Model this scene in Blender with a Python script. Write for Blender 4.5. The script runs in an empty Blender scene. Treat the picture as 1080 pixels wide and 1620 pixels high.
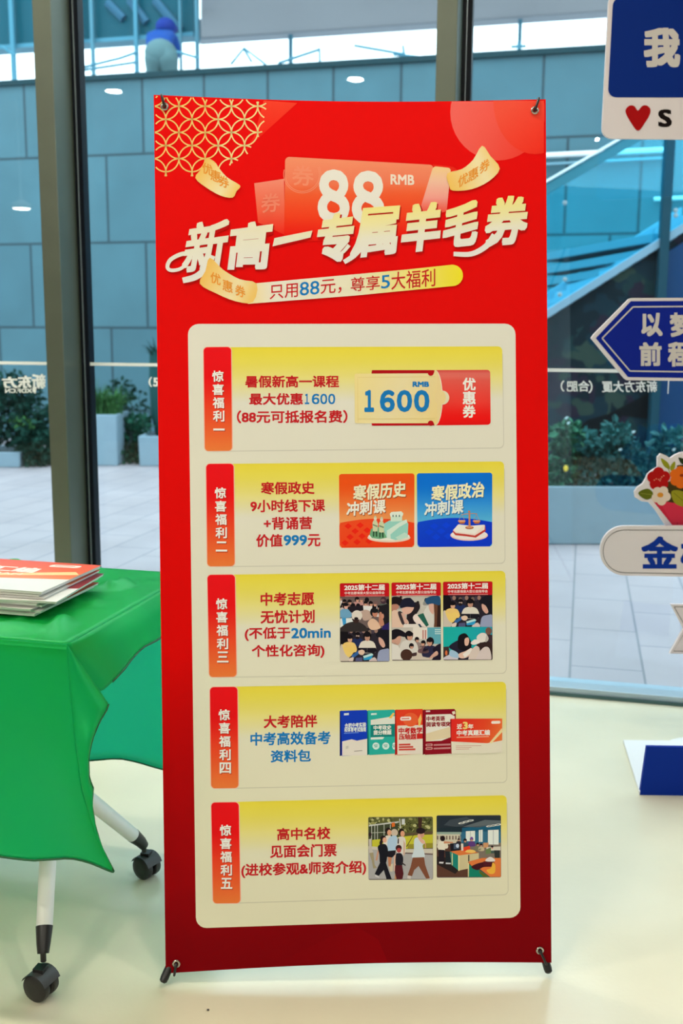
import bpy, bmesh, math, random
from mathutils import Vector, Matrix, noise
from mathutils.geometry import tessellate_polygon
S = bpy.context.scene
COL = S.collection
V = Vector
R = math.radians
random.seed(7)

# ------------------------------------------------------------------ camera
CAM_H, PITCH, ROLL, F = 1.295, R(9.5), R(-0.45), 1575.0
fw = V((0, math.cos(PITCH), -math.sin(PITCH)))
u0 = V((0, math.sin(PITCH), math.cos(PITCH)))
r0 = V((1, 0, 0))
rt = math.cos(ROLL) * r0 - math.sin(ROLL) * u0
up = math.cos(ROLL) * u0 + math.sin(ROLL) * r0
CAM = V((0, 0, CAM_H))
cd = bpy.data.cameras.new('camera')
cd.sensor_fit = 'VERTICAL'; cd.sensor_height = 36.0; cd.sensor_width = 24.0
cd.lens = F / 1620 * 36.0
cd.clip_start = 0.05; cd.clip_end = 300
cd.dof.use_dof = True; cd.dof.focus_distance = 2.05; cd.dof.aperture_fstop = 4.5
co = bpy.data.objects.new('camera', cd); COL.objects.link(co)
m3 = Matrix((rt, up, -fw)).transposed()
co.matrix_world = Matrix.Translation(CAM) @ m3.to_4x4()
S.camera = co

# ------------------------------------------------------------------ world, exposure
W = bpy.data.worlds.new('overcast_sky'); S.world = W; W.use_nodes = True
bg = W.node_tree.nodes['Background']
bg.inputs[0].default_value = (0.84, 0.95, 1.0, 1)
bg.inputs[1].default_value = 3.5
S.view_settings.view_transform = 'Standard'; S.view_settings.look = 'None'
S.view_settings.gamma = 1; S.view_settings.exposure = 0.0; S.view_settings.use_curve_mapping = False
LAMP = 358.0            # radiance of the downlight diffusers
LAMP_COL = (1.0, 0.93, 0.80)

# ------------------------------------------------------------------ picking points in space
def ray(x, y): return fw + rt * ((x - 540) / F) + up * ((810 - y) / F)
def onz(x, y, z=0.0):
    d = ray(x, y); return CAM + d * ((z - CAM_H) / d.z)
def onplane(x, y, p, n):
    d = ray(x, y); return CAM + d * ((p - CAM).dot(n) / d.dot(n))
def ony(x, y, Y): return onplane(x, y, V((0, Y, 0)), V((0, 1, 0)))

YAW = R(13.5)
gd = V((math.cos(YAW), -math.sin(YAW), 0)); gn = V((math.sin(YAW), math.cos(YAW), 0)); ez = V((0, 0, 1))
G0 = onz(868, 1097) + gn * 0.06          # a point of the glass line on the floor
def G(s, t, z): return G0 + gd * s + gn * t + ez * z
def ont(x, y, t): return onplane(x, y, G0 + gn * t, gn)
def proj(P):
    d = V(P) - CAM; w = d.dot(fw); return 540 + F * d.dot(rt) / w, 810 - F * d.dot(up) / w
def toG(p):
    d = p - G0; return d.dot(gd), d.dot(gn), p.z

# ------------------------------------------------------------------ colours and materials
def lin(c): return tuple((v / 255 / 12.92) if v <= 10.31 else ((v / 255 + 0.055) / 1.055) ** 2.4 for v in c)
MATS = {}
def mat(name, col, rough=0.6, metal=0.0, spec=0.5, noise_amt=0.0, noise_scale=8.0, bump=0.0, bump_scale=60.0, coat=0.0, emit=None, estr=0.0):
    if name in MATS: return MATS[name]
    m = bpy.data.materials.new(name); m.use_nodes = True
    nt = m.node_tree; b = nt.nodes['Principled BSDF']
    b.inputs['Base Color'].default_value = (*col, 1); b.inputs['Roughness'].default_value = rough
    b.inputs['Metallic'].default_value = metal; b.inputs['Specular IOR Level'].default_value = spec
    b.inputs['Coat Weight'].default_value = coat
    if emit: b.inputs['Emission Color'].default_value = (*emit, 1); b.inputs['Emission Strength'].default_value = estr
    tc = nt.nodes.new('ShaderNodeTexCoord')
    if noise_amt > 0:
        n = nt.nodes.new('ShaderNodeTexNoise'); n.inputs['Scale'].default_value = noise_scale; n.inputs['Detail'].default_value = 5
        nt.links.new(tc.outputs['Object'], n.inputs['Vector'])
        r = nt.nodes.new('ShaderNodeMapRange'); r.inputs[3].default_value = 1 - noise_amt; r.inputs[4].default_value = 1 + noise_amt
        r.inputs[1].default_value = 0.25; r.inputs[2].default_value = 0.75
        nt.links.new(n.outputs[0], r.inputs[0])
        mx = nt.nodes.new('ShaderNodeVectorMath'); mx.operation = 'SCALE'; mx.inputs[0].default_value = col
        nt.links.new(r.outputs[0], mx.inputs['Scale']); nt.links.new(mx.outputs[0], b.inputs['Base Color'])
    if bump > 0:
        n2 = nt.nodes.new('ShaderNodeTexNoise'); n2.inputs['Scale'].default_value = bump_scale; n2.inputs['Detail'].default_value = 4
        nt.links.new(tc.outputs['Object'], n2.inputs['Vector'])
        bp = nt.nodes.new('ShaderNodeBump'); bp.inputs['Strength'].default_value = bump; bp.inputs['Distance'].default_value = 0.01
        nt.links.new(n2.outputs[0], bp.inputs['Height']); nt.links.new(bp.outputs[0], b.inputs['Normal'])
    MATS[name] = m
    return m

def ink_mat(name, rough=0.5, spec=0.3):
    if name in MATS: return MATS[name]
    m = bpy.data.materials.new(name); m.use_nodes = True; nt = m.node_tree; b = nt.nodes['Principled BSDF']
    a = nt.nodes.new('ShaderNodeAttribute'); a.attribute_name = 'ink'
    nt.links.new(a.outputs['Color'], b.inputs['Base Color'])
    b.inputs['Roughness'].default_value = rough; b.inputs['Specular IOR Level'].default_value = spec
    MATS[name] = m; return m

def brick_mat(name, c1, c2, cm, bw, bh, mortar, offset, rough, rotz=0.0, vertical=False, shift=(0, 0)):
    m = bpy.data.materials.new(name); m.use_nodes = True; nt = m.node_tree; b = nt.nodes['Principled BSDF']
    ge = nt.nodes.new('ShaderNodeNewGeometry'); mp = nt.nodes.new('ShaderNodeMapping'); mp.vector_type = 'TEXTURE'
    mp.inputs['Rotation'].default_value = (0, 0, rotz)
    nt.links.new(ge.outputs['Position'], mp.inputs['Vector'])
    vec = mp.outputs[0]
    sx = nt.nodes.new('ShaderNodeSeparateXYZ'); nt.links.new(vec, sx.inputs[0])
    cx = nt.nodes.new('ShaderNodeCombineXYZ')
    nt.links.new(sx.outputs[0], cx.inputs[0]); nt.links.new(sx.outputs[2 if vertical else 1], cx.inputs[1])
    ad = nt.nodes.new('ShaderNodeVectorMath'); ad.operation = 'ADD'; ad.inputs[1].default_value = (shift[0], shift[1], 0)
    nt.links.new(cx.outputs[0], ad.inputs[0])
    br = nt.nodes.new('ShaderNodeTexBrick'); br.offset = offset
    for k, v in (('Color1', c1), ('Color2', c2), ('Mortar', cm)): br.inputs[k].default_value = (*v, 1)
    br.inputs['Scale'].default_value = 1; br.inputs['Brick Width'].default_value = bw; br.inputs['Row Height'].default_value = bh
    br.inputs['Mortar Size'].default_value = mortar; br.inputs['Mortar Smooth'].default_value = 0.1
    nt.links.new(ad.outputs[0], br.inputs['Vector'])
    n = nt.nodes.new('ShaderNodeTexNoise'); n.inputs['Scale'].default_value = 1.3; n.inputs['Detail'].default_value = 6
    nt.links.new(ge.outputs['Position'], n.inputs['Vector'])
    r = nt.nodes.new('ShaderNodeMapRange'); r.inputs[1].default_value = .3; r.inputs[2].default_value = .7; r.inputs[3].default_value = 0.88; r.inputs[4].default_value = 1.1
    nt.links.new(n.outputs[0], r.inputs[0])
    mx = nt.nodes.new('ShaderNodeVectorMath'); mx.operation = 'SCALE'
    nt.links.new(br.outputs['Color'], mx.inputs[0]); nt.links.new(r.outputs[0], mx.inputs['Scale'])
    nt.links.new(mx.outputs[0], b.inputs['Base Color']); b.inputs['Roughness'].default_value = rough
    return m

def glass_mat(name, tint, f0=0.026):
    m = bpy.data.materials.new(name); m.use_nodes = True; nt = m.node_tree
    nt.nodes.remove(nt.nodes['Principled BSDF']); out = nt.nodes['Material Output']
    tr = nt.nodes.new('ShaderNodeBsdfTransparent'); tr.inputs[0].default_value = (*tint, 1)
    gl = nt.nodes.new('ShaderNodeBsdfGlossy'); gl.inputs['Roughness'].default_value = 0.0; gl.inputs[0].default_value = (1, 1, 1, 1)
    lw = nt.nodes.new('ShaderNodeLayerWeight'); lw.inputs[0].default_value = 0.5
    pw = nt.nodes.new('ShaderNodeMath'); pw.operation = 'POWER'; pw.inputs[1].default_value = 5
    nt.links.new(lw.outputs['Facing'], pw.inputs[0])
    ma = nt.nodes.new('ShaderNodeMath'); ma.operation = 'MULTIPLY_ADD'; ma.inputs[1].default_value = 1 - f0; ma.inputs[2].default_value = f0
    nt.links.new(pw.outputs[0], ma.inputs[0])
    mx = nt.nodes.new('ShaderNodeMixShader'); nt.links.new(ma.outputs[0], mx.inputs[0])
    nt.links.new(tr.outputs[0], mx.inputs[1]); nt.links.new(gl.outputs[0], mx.inputs[2]); nt.links.new(mx.outputs[0], out.inputs[0])
    return m

def cloth_mat(name, col, trans):
    m = bpy.data.materials.new(name); m.use_nodes = True; nt = m.node_tree; b = nt.nodes['Principled BSDF']; out = nt.nodes['Material Output']
    b.inputs['Base Color'].default_value = (*col, 1); b.inputs['Roughness'].default_value = 0.36; b.inputs['Specular IOR Level'].default_value = 0.5; b.inputs['IOR'].default_value = 2.1
    b.inputs['Specular Tint'].default_value = (0.10, 0.85, 0.35, 1)
    tl = nt.nodes.new('ShaderNodeBsdfTranslucent'); tl.inputs[0].default_value = (*trans, 1)
    mx = nt.nodes.new('ShaderNodeMixShader'); mx.inputs[0].default_value = 0.45
    tc = nt.nodes.new('ShaderNodeTexCoord'); n2 = nt.nodes.new('ShaderNodeTexNoise'); n2.inputs['Scale'].default_value = 7; n2.inputs['Detail'].default_value = 3
    nt.links.new(tc.outputs['Object'], n2.inputs['Vector'])
    bp = nt.nodes.new('ShaderNodeBump'); bp.inputs['Strength'].default_value = 0.5; bp.inputs['Distance'].default_value = 0.012
    nt.links.new(n2.outputs[0], bp.inputs['Height']); nt.links.new(bp.outputs[0], b.inputs['Normal'])
    nt.links.new(b.outputs[0], mx.inputs[1]); nt.links.new(tl.outputs[0], mx.inputs[2]); nt.links.new(mx.outputs[0], out.inputs[0])
    return m

# ------------------------------------------------------------------ mesh building
class MB:
    def __init__(s): s.v = []; s.f = []; s.mi = []; s.cur = 0
    def add(s, vs, fs):
        o = len(s.v); s.v += [V(v) for v in vs]
        for f in fs: s.f.append([i + o for i in f]); s.mi.append(s.cur)
        return s
    def hexa(s, a, b):     # two quads a (4 points), b (4 points)
        return s.add(list(a) + list(b), [(3, 2, 1, 0), (4, 5, 6, 7), (0, 1, 5, 4), (1, 2, 6, 5), (2, 3, 7, 6), (3, 0, 4, 7)])
    def box(s, c, sx, sy, sz, ax=V((1, 0, 0)), ay=V((0, 1, 0)), az=V((0, 0, 1))):
        c = V(c); p = lambda i, j, k: c + ax * (i * sx / 2) + ay * (j * sy / 2) + az * (k * sz / 2)
        return s.hexa([p(-1, -1, -1), p(1, -1, -1), p(1, 1, -1), p(-1, 1, -1)], [p(-1, -1, 1), p(1, -1, 1), p(1, 1, 1), p(-1, 1, 1)])
    def gbox(s, s0, s1, t0, t1, z0, z1):
        q = lambda z: [G(s0, t0, z), G(s1, t0, z), G(s1, t1, z), G(s0, t1, z)]
        return s.hexa(q(z0), q(z1))
    def tube(s, pts, rad, n=12, cap=True, squash=None):
        pts = [V(p) for p in pts]; k = len(pts); rads = rad if isinstance(rad, (list, tuple)) else [rad] * k
        vs = []; prev = None
        for i, p in enumerate(pts):
            d = (pts[min(i + 1, k - 1)] - pts[max(i - 1, 0)]).normalized()
            if prev is None:
                a = V((0, 0, 1)) if abs(d.z) < 0.9 else V((1, 0, 0)); x = d.cross(a).normalized()
            else:
                x = (prev - d * prev.dot(d)).normalized()
            prev = x; y = d.cross(x)
            for j in range(n):
                th = 2 * math.pi * j / n; vs.append(p + (x * math.cos(th) + y * math.sin(th)) * rads[i])
        fs = [(i * n + j, i * n + (j + 1) % n, (i + 1) * n + (j + 1) % n, (i + 1) * n + j) for i in range(k - 1) for j in range(n)]
        if cap: fs += [tuple(range(n - 1, -1, -1)), tuple((k - 1) * n + j for j in range(n))]
        return s.add(vs, fs)
    def lathe(s, base, axis, prof, n=24, cap=True):  # prof: (radius, height along axis)
        axis = V(axis).normalized(); a = V((0, 0, 1)) if abs(axis.z) < 0.9 else V((1, 0, 0))
        x = axis.cross(a).normalized(); y = axis.cross(x); k = len(prof); vs = []
        for r, h in prof:
            for j in range(n):
                th = 2 * math.pi * j / n; vs.append(V(base) + axis * h + (x * math.cos(th) + y * math.sin(th)) * r)
        fs = [(i * n + j, i * n + (j + 1) % n, (i + 1) * n + (j + 1) % n, (i + 1) * n + j) for i in range(k - 1) for j in range(n)]
        if cap: fs += [tuple(range(n - 1, -1, -1)), tuple((k - 1) * n + j for j in range(n))]
        return s.add(vs, fs)
    def sphere(s, c, rx, ry=None, rz=None, n=14, m=9):
        ry = ry or rx; rz = rz or rx; c = V(c); vs = [c + V((0, 0, rz))]
        for i in range(1, m):
            ph = math.pi * i / m
            for j in range(n):
                th = 2 * math.pi * j / n; vs.append(c + V((rx * math.sin(ph) * math.cos(th), ry * math.sin(ph) * math.sin(th), rz * math.cos(ph))))
        vs.append(c - V((0, 0, rz))); L = len(vs) - 1
        fs = [(0, 1 + j, 1 + (j + 1) % n) for j in range(n)]
        for i in range(m - 2):
            fs += [(1 + i * n + j, 1 + (i + 1) * n + j, 1 + (i + 1) * n + (j + 1) % n, 1 + i * n + (j + 1) % n) for j in range(n)]
        fs += [(L, 1 + (m - 2) * n + (j + 1) % n, 1 + (m - 2) * n + j) for j in range(n)]
        return s.add(vs, fs)
    def prism(s, pts, d):  # extrude an outline (3d points) along d
        pts = [V(p) for p in pts]; n = len(pts); tri = tessellate_polygon([pts])
        vs = pts + [p + V(d) for p in pts]
        fs = [tuple(t) for t in tri] + [tuple(i + n for i in reversed(t)) for t in tri] + [(i, (i + 1) % n, n + (i + 1) % n, n + i) for i in range(n)]
        return s.add(vs, fs)
    def grid(s, fn, nu, nv):
        vs = [fn(i / nu, j / nv) for j in range(nv + 1) for i in range(nu + 1)]; w = nu + 1
        return s.add(vs, [(j * w + i, j * w + i + 1, (j + 1) * w + i + 1, (j + 1) * w + i) for j in range(nv) for i in range(nu)])

ROOT = {}
def link(o): COL.objects.link(o); return o
def tag(o, label=None, cat=None, group=None, kind=None):
    for k, v in (('label', label), ('category', cat), ('group', group), ('kind', kind)):
        if v: o[k] = v
    return o
def thing(name, loc, label, cat, group=None, kind=None):
    o = link(bpy.data.objects.new(name, None)); o.location = loc; o.empty_display_size = 0.1
    ROOT[o] = V(loc); return tag(o, label, cat, group, kind)
def obj(name, mb, mats, parent=None, loc=None, smooth=False, bevel=0.0, fix=True):
    base = ROOT[parent] if parent else V(loc or (0, 0, 0))
    me = bpy.data.meshes.new(name); me.from_pydata([v - base for v in mb.v], [], mb.f)
    mats = mats if isinstance(mats, (list, tuple)) else [mats]
    for m in mats: me.materials.append(m)
    if len(mats) > 1: me.polygons.foreach_set('material_index', mb.mi)
    if fix:
        b = bmesh.new(); b.from_mesh(me); bmesh.ops.recalc_face_normals(b, faces=b.faces); b.to_mesh(me); b.free()
    if smooth:
        me.polygons.foreach_set('use_smooth', [True] * len(me.polygons))
        if smooth != 'all' and hasattr(me, 'set_sharp_from_angle'): me.set_sharp_from_angle(angle=R(40))
    o = link(bpy.data.objects.new(name, me))
    if parent: o.parent = parent
    else: o.location = base
    ROOT[o] = base
    if bevel > 0:
        md = o.modifiers.new('bevel', 'BEVEL'); md.width = bevel; md.segments = 2; md.limit_method = 'ANGLE'
    return o
def struct(name, mb, mats, parent=None, **k):
    o = obj(name, mb, mats, parent, **k)
    if not parent: o['kind'] = 'structure'
    return o

# ------------------------------------------------------------------ printing: coloured shapes laid on a surface
_tc = {}
def glyph(t):
    if t in _tc: return _tc[t]
    c = bpy.data.curves.new('lettering', 'FONT'); c.body = t; c.size = 1; c.resolution_u = 3
    o = bpy.data.objects.new('lettering', c); COL.objects.link(o)
    me = bpy.data.meshes.new_from_object(o.evaluated_get(bpy.context.evaluated_depsgraph_get()))
    r = ([(v.co.x, v.co.y) for v in me.vertices], [tuple(p.vertices) for p in me.polygons])
    bpy.data.objects.remove(o); bpy.data.curves.remove(c); bpy.data.meshes.remove(me)
    _tc[t] = r; return r
def bil(q, u, v):   # quad TL,TR,BR,BL
    a = [q[0][i] + (q[1][i] - q[0][i]) * u for i in (0, 1)]; b = [q[3][i] + (q[2][i] - q[3][i]) * u for i in (0, 1)]
    return (a[0] + (b[0] - a[0]) * v, a[1] + (b[1] - a[1]) * v)
def sl(x0, y0, x1, y1, k=0.0, sh=0.0):   # box with slope k and italic shear sh (px)
    d = (x1 - x0) / 2 * k
    return [(x0 + sh, y0 - d), (x1 + sh, y0 + d), (x1, y1 + d), (x0, y1 - d)]
def ell(cx, cy, rx, ry=None, n=28, a=0.0):
    ry = ry or rx; ca, sa = math.cos(a), math.sin(a)
    return [(cx + rx * math.cos(t) * ca - ry * math.sin(t) * sa, cy + rx * math.cos(t) * sa + ry * math.sin(t) * ca) for t in (2 * math.pi * i / n for i in range(n))]
def rr(q, r, n=5):
    w = math.hypot(q[1][0] - q[0][0], q[1][1] - q[0][1]); h = math.hypot(q[3][0] - q[0][0], q[3][1] - q[0][1]); pts = []
    for cx, cy, a0 in ((r, r, 180), (w - r, r, 270), (w - r, h - r, 0), (r, h - r, 90)):
        for i in range(n + 1):
            a = R(a0 + 90 * i / n); pts.append(bil(q, (cx + r * math.cos(a)) / w, (cy + r * math.sin(a)) / h))
    return pts
def spline(pts, n=6, closed=True):
    k = len(pts); out = []
    for i in range(k if closed else k - 1):
        p0, p1, p2, p3 = (pts[(i + j) % k] if closed else pts[max(0, min(k - 1, i + j))] for j in (-1, 0, 1, 2))
        for q in range(n):
            t = q / n
            out.append(tuple(0.5 * (2 * p1[a] + (p2[a] - p0[a]) * t + (2 * p0[a] - 5 * p1[a] + 4 * p2[a] - p3[a]) * t * t + (3 * p1[a] - p0[a] - 3 * p2[a] + p3[a]) * t ** 3) for a in (0, 1)))
    if not closed: out.append(tuple(pts[-1]))
    return out
def clip(poly, a, b, c):   # keep a*x+b*y<=c
    out = []
    for i in range(len(poly)):
        p, q = poly[i], poly[(i + 1) % len(poly)]; dp = a * p[0] + b * p[1] - c; dq = a * q[0] + b * q[1] - c
        if dp <= 0: out.append(p)
        if (dp < 0 < dq) or (dq < 0 < dp):
            t = dp / (dp - dq); out.append((p[0] + (q[0] - p[0]) * t, p[1] + (q[1] - p[1]) * t))
    return out
def ramp(stops, t):
    if t <= stops[0][0]: return stops[0][1]
    for (a, ca), (b, cb) in zip(stops, stops[1:]):
        if t <= b: k = (t - a) / (b - a); return tuple(x + (y - x) * k for x, y in zip(ca, cb))
    return stops[-1][1]

class Ink:
    def __init__(s, place, step=0.00018):
        s.place = place; s.step = step; s.v = []; s.f = []; s.c = []; s.tf = lambda p: p; s.box = None; s.cal = (1, 1, 1)
    def raw(s, pts, faces, cols, lvl):
        o = len(s.v)
        for (x, y), c in zip(pts, cols): s.v.append(s.place(x, y, lvl * s.step)); s.c.append((*(min(.93, a * k) for a, k in zip(lin(c), s.cal)), 1))
        s.f += [tuple(i + o for i in f) for f in faces]
    def poly(s, pts, col, lvl):
        pts = [s.tf(p) for p in pts]
        if s.box:
            x0, y0, x1, y1 = s.box
            for a, b, c in ((-1, 0, -x0), (1, 0, x1), (0, -1, -y0), (0, 1, y1)):
                pts = clip(pts, a, b, c)
                if len(pts) < 3: return
        tri = tessellate_polygon([[V((x, y, 0)) for x, y in pts]])
        cf = col if callable(col) else (lambda x, y: col)
        s.raw(pts, tri, [cf(*p) for p in pts], lvl)
    def grad(s, pts, p0, p1, stops, lvl, n=14):
        dx, dy = p1[0] - p0[0], p1[1] - p0[1]; L2 = dx * dx + dy * dy
        cf = lambda x, y: ramp(stops, ((x - p0[0]) * dx + (y - p0[1]) * dy) / L2)
        ts = [((x - p0[0]) * dx + (y - p0[1]) * dy) / L2 for x, y in pts]; a, b = min(ts), max(ts)
        off = p0[0] * dx + p0[1] * dy
        for i in range(n):
            lo, hi = a + (b - a) * i / n, a + (b - a) * (i + 1) / n
            q = clip(clip(pts, dx, dy, hi * L2 + off), -dx, -dy, -(lo * L2 + off))
            if len(q) >= 3: s.poly(q, cf, lvl)
    def stroke(s, pts, w0, col, lvl, w1=None, sm=True):
        if sm: pts = spline(pts, 6, False)
        w1 = w0 if w1 is None else w1; k = len(pts); L = []; Rr = []
        for i, p in enumerate(pts):
            a, b = pts[max(0, i - 1)], pts[min(k - 1, i + 1)]; d = math.hypot(b[0] - a[0], b[1] - a[1]) or 1
            nx, ny = -(b[1] - a[1]) / d, (b[0] - a[0]) / d; w = (w0 + (w1 - w0) * i / (k - 1)) / 2
            L.append((p[0] + nx * w, p[1] + ny * w)); Rr.append((p[0] - nx * w, p[1] - ny * w))
        cf = col if callable(col) else (lambda x, y: col)
        for i in range(k - 1): s.poly([L[i], L[i + 1], Rr[i + 1], Rr[i]], cf, lvl)
    def text(s, t, q, col, lvl, bold=0.0, fine=False):
        vs, fs = glyph(t)
        if not vs: return
        offs = [(0, 0)] if bold <= 0 else [(-bold, -bold), (bold, -bold), (bold, bold), (-bold, bold)] if not fine else [(bold * math.cos(R(a)), bold * math.sin(R(a))) for a in range(15, 375, 30)] + [(0, 0)] if fine == 'round' else [(bold * i / 2, bold * j / 2) for i in range(-2, 3) for j in range(-2, 3) if max(abs(i), abs(j)) == 2] + [(0, 0)]
        x0 = min(v[0] for v in vs) - bold; x1 = max(v[0] for v in vs) + bold; y0 = min(v[1] for v in vs) - bold; y1 = max(v[1] for v in vs) + bold
        cf = col if callable(col) else (lambda x, y: col)
        for k, (ox, oy) in enumerate(offs):
            pts = [s.tf(bil(q, (x + ox - x0) / (x1 - x0), 1 - (y + oy - y0) / (y1 - y0))) for x, y in vs]
            s.raw(pts, fs, [cf(*p) for p in pts], lvl + 0.05 * k)
    def build(s, name, material, parent=None, loc=None):
        mb = MB(); mb.add(s.v, s.f); o = obj(name, mb, material, parent, loc, fix=False)
        a = o.data.color_attributes.new('ink', 'FLOAT_COLOR', 'POINT')
        a.data.foreach_set('color', [x for c in s.c for x in c]); return o


# ================================================================== the setting
S0, S1, T0, ZC = -7.0, 5.5, -8.5, 3.35
m_floor = mat('floor_epoxy', (0.75, 0.705, 0.53), rough=0.20, spec=0.5, noise_amt=0.05, noise_scale=3.0, bump=0.03, bump_scale=90)
m_ceil = mat('ceiling_paint', (0.32, 0.32, 0.31), rough=0.9)
m_wall = mat('interior_paint', (0.12, 0.12, 0.115), rough=0.85, noise_amt=0.03)
struct('floor', MB().gbox(S0, S1, T0, -0.03, -0.1, 0), m_floor)
struct('ceiling', MB().gbox(S0, S1, T0, 0.05, ZC, ZC + 0.1), m_ceil)
struct('wall_back', MB().gbox(S0, S1, T0 - 0.15, T0, 0, ZC), m_wall)
struct('wall_left', MB().gbox(S0 - 0.15, S0, T0, 0.05, 0, ZC), m_wall)
struct('wall_right', MB().gbox(S1, S1 + 0.15, T0, 0.05, 0, ZC), m_wall)

# mullions: an inner box section and a dark gasket strip at the glass
TF, TB = -0.16, -0.015
m_mul = mat('mullion_bronze_grey', (0.12, 0.138, 0.105), rough=0.36, metal=0.5, noise_amt=0.06)
m_gask = mat('gasket_black', (0.004, 0.006, 0.010), rough=0.4, spec=0.15)
m_alu = mat('aluminium_edge', (0.45, 0.52, 0.56), rough=0.3, metal=0.7)
def smul(xl, xr, y):
    return toG(ont(xl, y, TF))[0], toG(ont(xr, y, TF))[0]
ma0, ma1 = smul(86, 113, 885)
mb0, mb1 = smul(688.5, 721, 140)
for n, (a, b) in enumerate(((ma0, ma1), (mb0, mb1), (ma0 - 2.6, ma1 - 2.6), (mb0 + 2.6, mb1 + 2.6)), 1):
    o = struct('trim_%d' % n, MB().gbox(a, b, TF, TB, 0.0, ZC), m_mul, bevel=0.003)
    mbk = MB().gbox(a - 0.022, b + 0.033, TB, 0.03, 0.0, ZC)
    struct('gasket', mbk, m_gask, o)
    struct('gasket_edge', MB().gbox(b + 0.014, b + 0.016, TB - 0.008, TB + 0.001, 0.03, ZC), m_alu, o)
sill = struct('trim_5', MB().gbox(S0, S1, -0.07, 0.05, 0.0, 0.032), mat('sill_aluminium', (0.42, 0.52, 0.58), rough=0.35, metal=0.3), bevel=0.003)
struct('sill_gasket', MB().gbox(S0, S1, -0.080, -0.07, 0.0, 0.011), mat('sill_seal', (0.05, 0.12, 0.12), rough=0.5), sill)

m_glass = glass_mat('pane_glass', (0.86, 0.94, 0.97))
m_decal = mat('white_vinyl', (0.86, 0.88, 0.88), rough=0.5)
dec = lambda x, y, d=0.0: ont(x, y, -0.0085 - d)
def window(n, a, b):
    o = struct('window_%d' % n, MB().gbox(a, b, -0.006, 0.006, 0.03, ZC), m_glass)
    o['kind'] = 'structure'
    return o
w1 = window(1, ma1 + 0.024 - 2.6, ma0 - 0.022); w2 = window(2, ma1 + 0.024, mb0 - 0.022); w3 = window(3, mb1 + 0.024, mb0 + 2.6 - 0.022)
zl = toG(dec(60, 578.5))[2]; zl = (zl + toG(dec(180, 577))[2] + toG(dec(900, 581))[2]) / 3
for w, a, b in ((w1, ma1 + 0.024 - 2.6, ma0 - 0.022), (w2, ma1 + 0.024, mb0 - 0.022), (w3, mb1 + 0.024, mb0 + 2.6 - 0.022)):
    struct('glass_stripe', MB().gbox(a, b, -0.0092, -0.0070, zl - 0.0062, zl + 0.0062), m_decal, w)
def decal(name, w, items):
    k = Ink(dec, 0.0004)
    for t, q, b in items:
        if t == '|': k.poly(q, (238, 240, 240), 1)
        else: k.text(t, q, (238, 240, 240), 1, b)
    return k.build(name, ink_mat('ink_vinyl'), w)
mir = lambda x0, y0, x1, y1, k=0.0: [(x1, y0 + k * (x1 - x0)), (x0, y0), (x0, y1), (x1, y1 + k * (x1 - x0))]
decal('glass_lettering', w1, [('新', mir(50, 591.5, 72, 615), .035), ('东', mir(28, 594, 50, 614), .035), ('方', mir(3, 596, 28, 614), .035), ('XDF.CN', mir(8, 614.8, 51, 621.6), .03), ('|', [(52, 612), (58, 612), (56, 623), (51, 619)], 0)])
decal('glass_lettering', w2, [('(', sl(235, 596.5, 240.3, 612), .02), ('5', sl(242, 597.5, 251, 611.5), .035)])
decal('glass_lettering', w3, [('新东方大厦', mir(952, 602.5, 1039, 620.5, -.0), .02), ('（', mir(930.5, 602, 937, 622), .015), ('合肥', mir(896, 602.5, 932, 619.5), .02), ('）', mir(886.5, 602, 892.5, 619.5), .015), ('|', [(1056.4, 602), (1058.2, 602), (1057, 623), (1055.4, 623)], 0)])

# ------------------------------------------------------------------ outside shell
m_pave = brick_mat('paving_slabs', (0.40, 0.345, 0.36), (0.365, 0.32, 0.34), (0.21, 0.205, 0.225), 0.58, 0.29, 0.0055, 0.37, 0.55, rotz=R(90) - YAW)
struct('pavement', MB().gbox(-40, 30, 0.05, 60, -0.2, 0), m_pave)
TW = (V((-2.0, 13.0, 0)) - G0).dot(gn)
ztop = ont(540, 97, TW).z
m_stone = brick_mat('stone_cladding', (0.049, 0.136, 0.171), (0.059, 0.153, 0.188), (0.016, 0.050, 0.066), 0.82, 1.08, 0.017, 0.37, 0.7, rotz=-YAW, vertical=True, shift=(0.3, 1.08 * 5 - (ont(130, 247, TW).z % 1.08)))
struct('wall_outside', MB().gbox(-28, 16, TW, TW + 0.5, 0, ztop - 0.065), m_stone)
struct('trim_6', MB().gbox(-28, 16, TW - 0.05, TW + 0.55, ztop - 0.065, ztop), mat('coping_stone', (0.012, 0.045, 0.056), rough=0.7, spec=0.15))
struct('terrace', MB().gbox(-28, 16, TW + 0.5, TW + 9, ztop - 0.9, ztop - 0.55), mat('terrace_slab', (0.35, 0.38, 0.40), rough=0.8))

# ================================================================== ceiling lamps of the hall (a few show as reflections in the panes, the rest are added unseen)
m_rim = mat('lamp_rim', (0.7, 0.7, 0.7), rough=0.4)
m_diff = mat('lamp_diffuser', (0.9, 0.9, 0.9), emit=LAMP_COL, estr=LAMP)
def downlight(s, t, label, r=0.062):
    p = G(s, t, ZC)
    o = thing('ceiling_light', p, label, 'ceiling light', 'downlights in the hall ceiling')
    obj('rim', MB().lathe(p - ez * 0.012, ez, [(r + 0.012, 0), (r + 0.018, 0.006), (r + 0.018, 0.012), (r, 0.012), (r, 0.003)], 24, cap=False), m_rim, o)
    obj('diffuser', MB().lathe(p - ez * 0.006, ez, [(r, 0), (r, 0.004)], 24), m_diff, o)
def unfold(x, y):
    s, t, z = toG(onz(x, y, ZC)); return s, -t
for x, y, lb in ((180, 143, 'round downlight reflected in the pane beside the tall mullion'), (562, 124, 'round downlight reflected just above the banner top edge'), (950, 219, 'round downlight reflected below the square heart sign')):
    s, t = unfold(x, y); downlight(s, t, lb)
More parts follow.
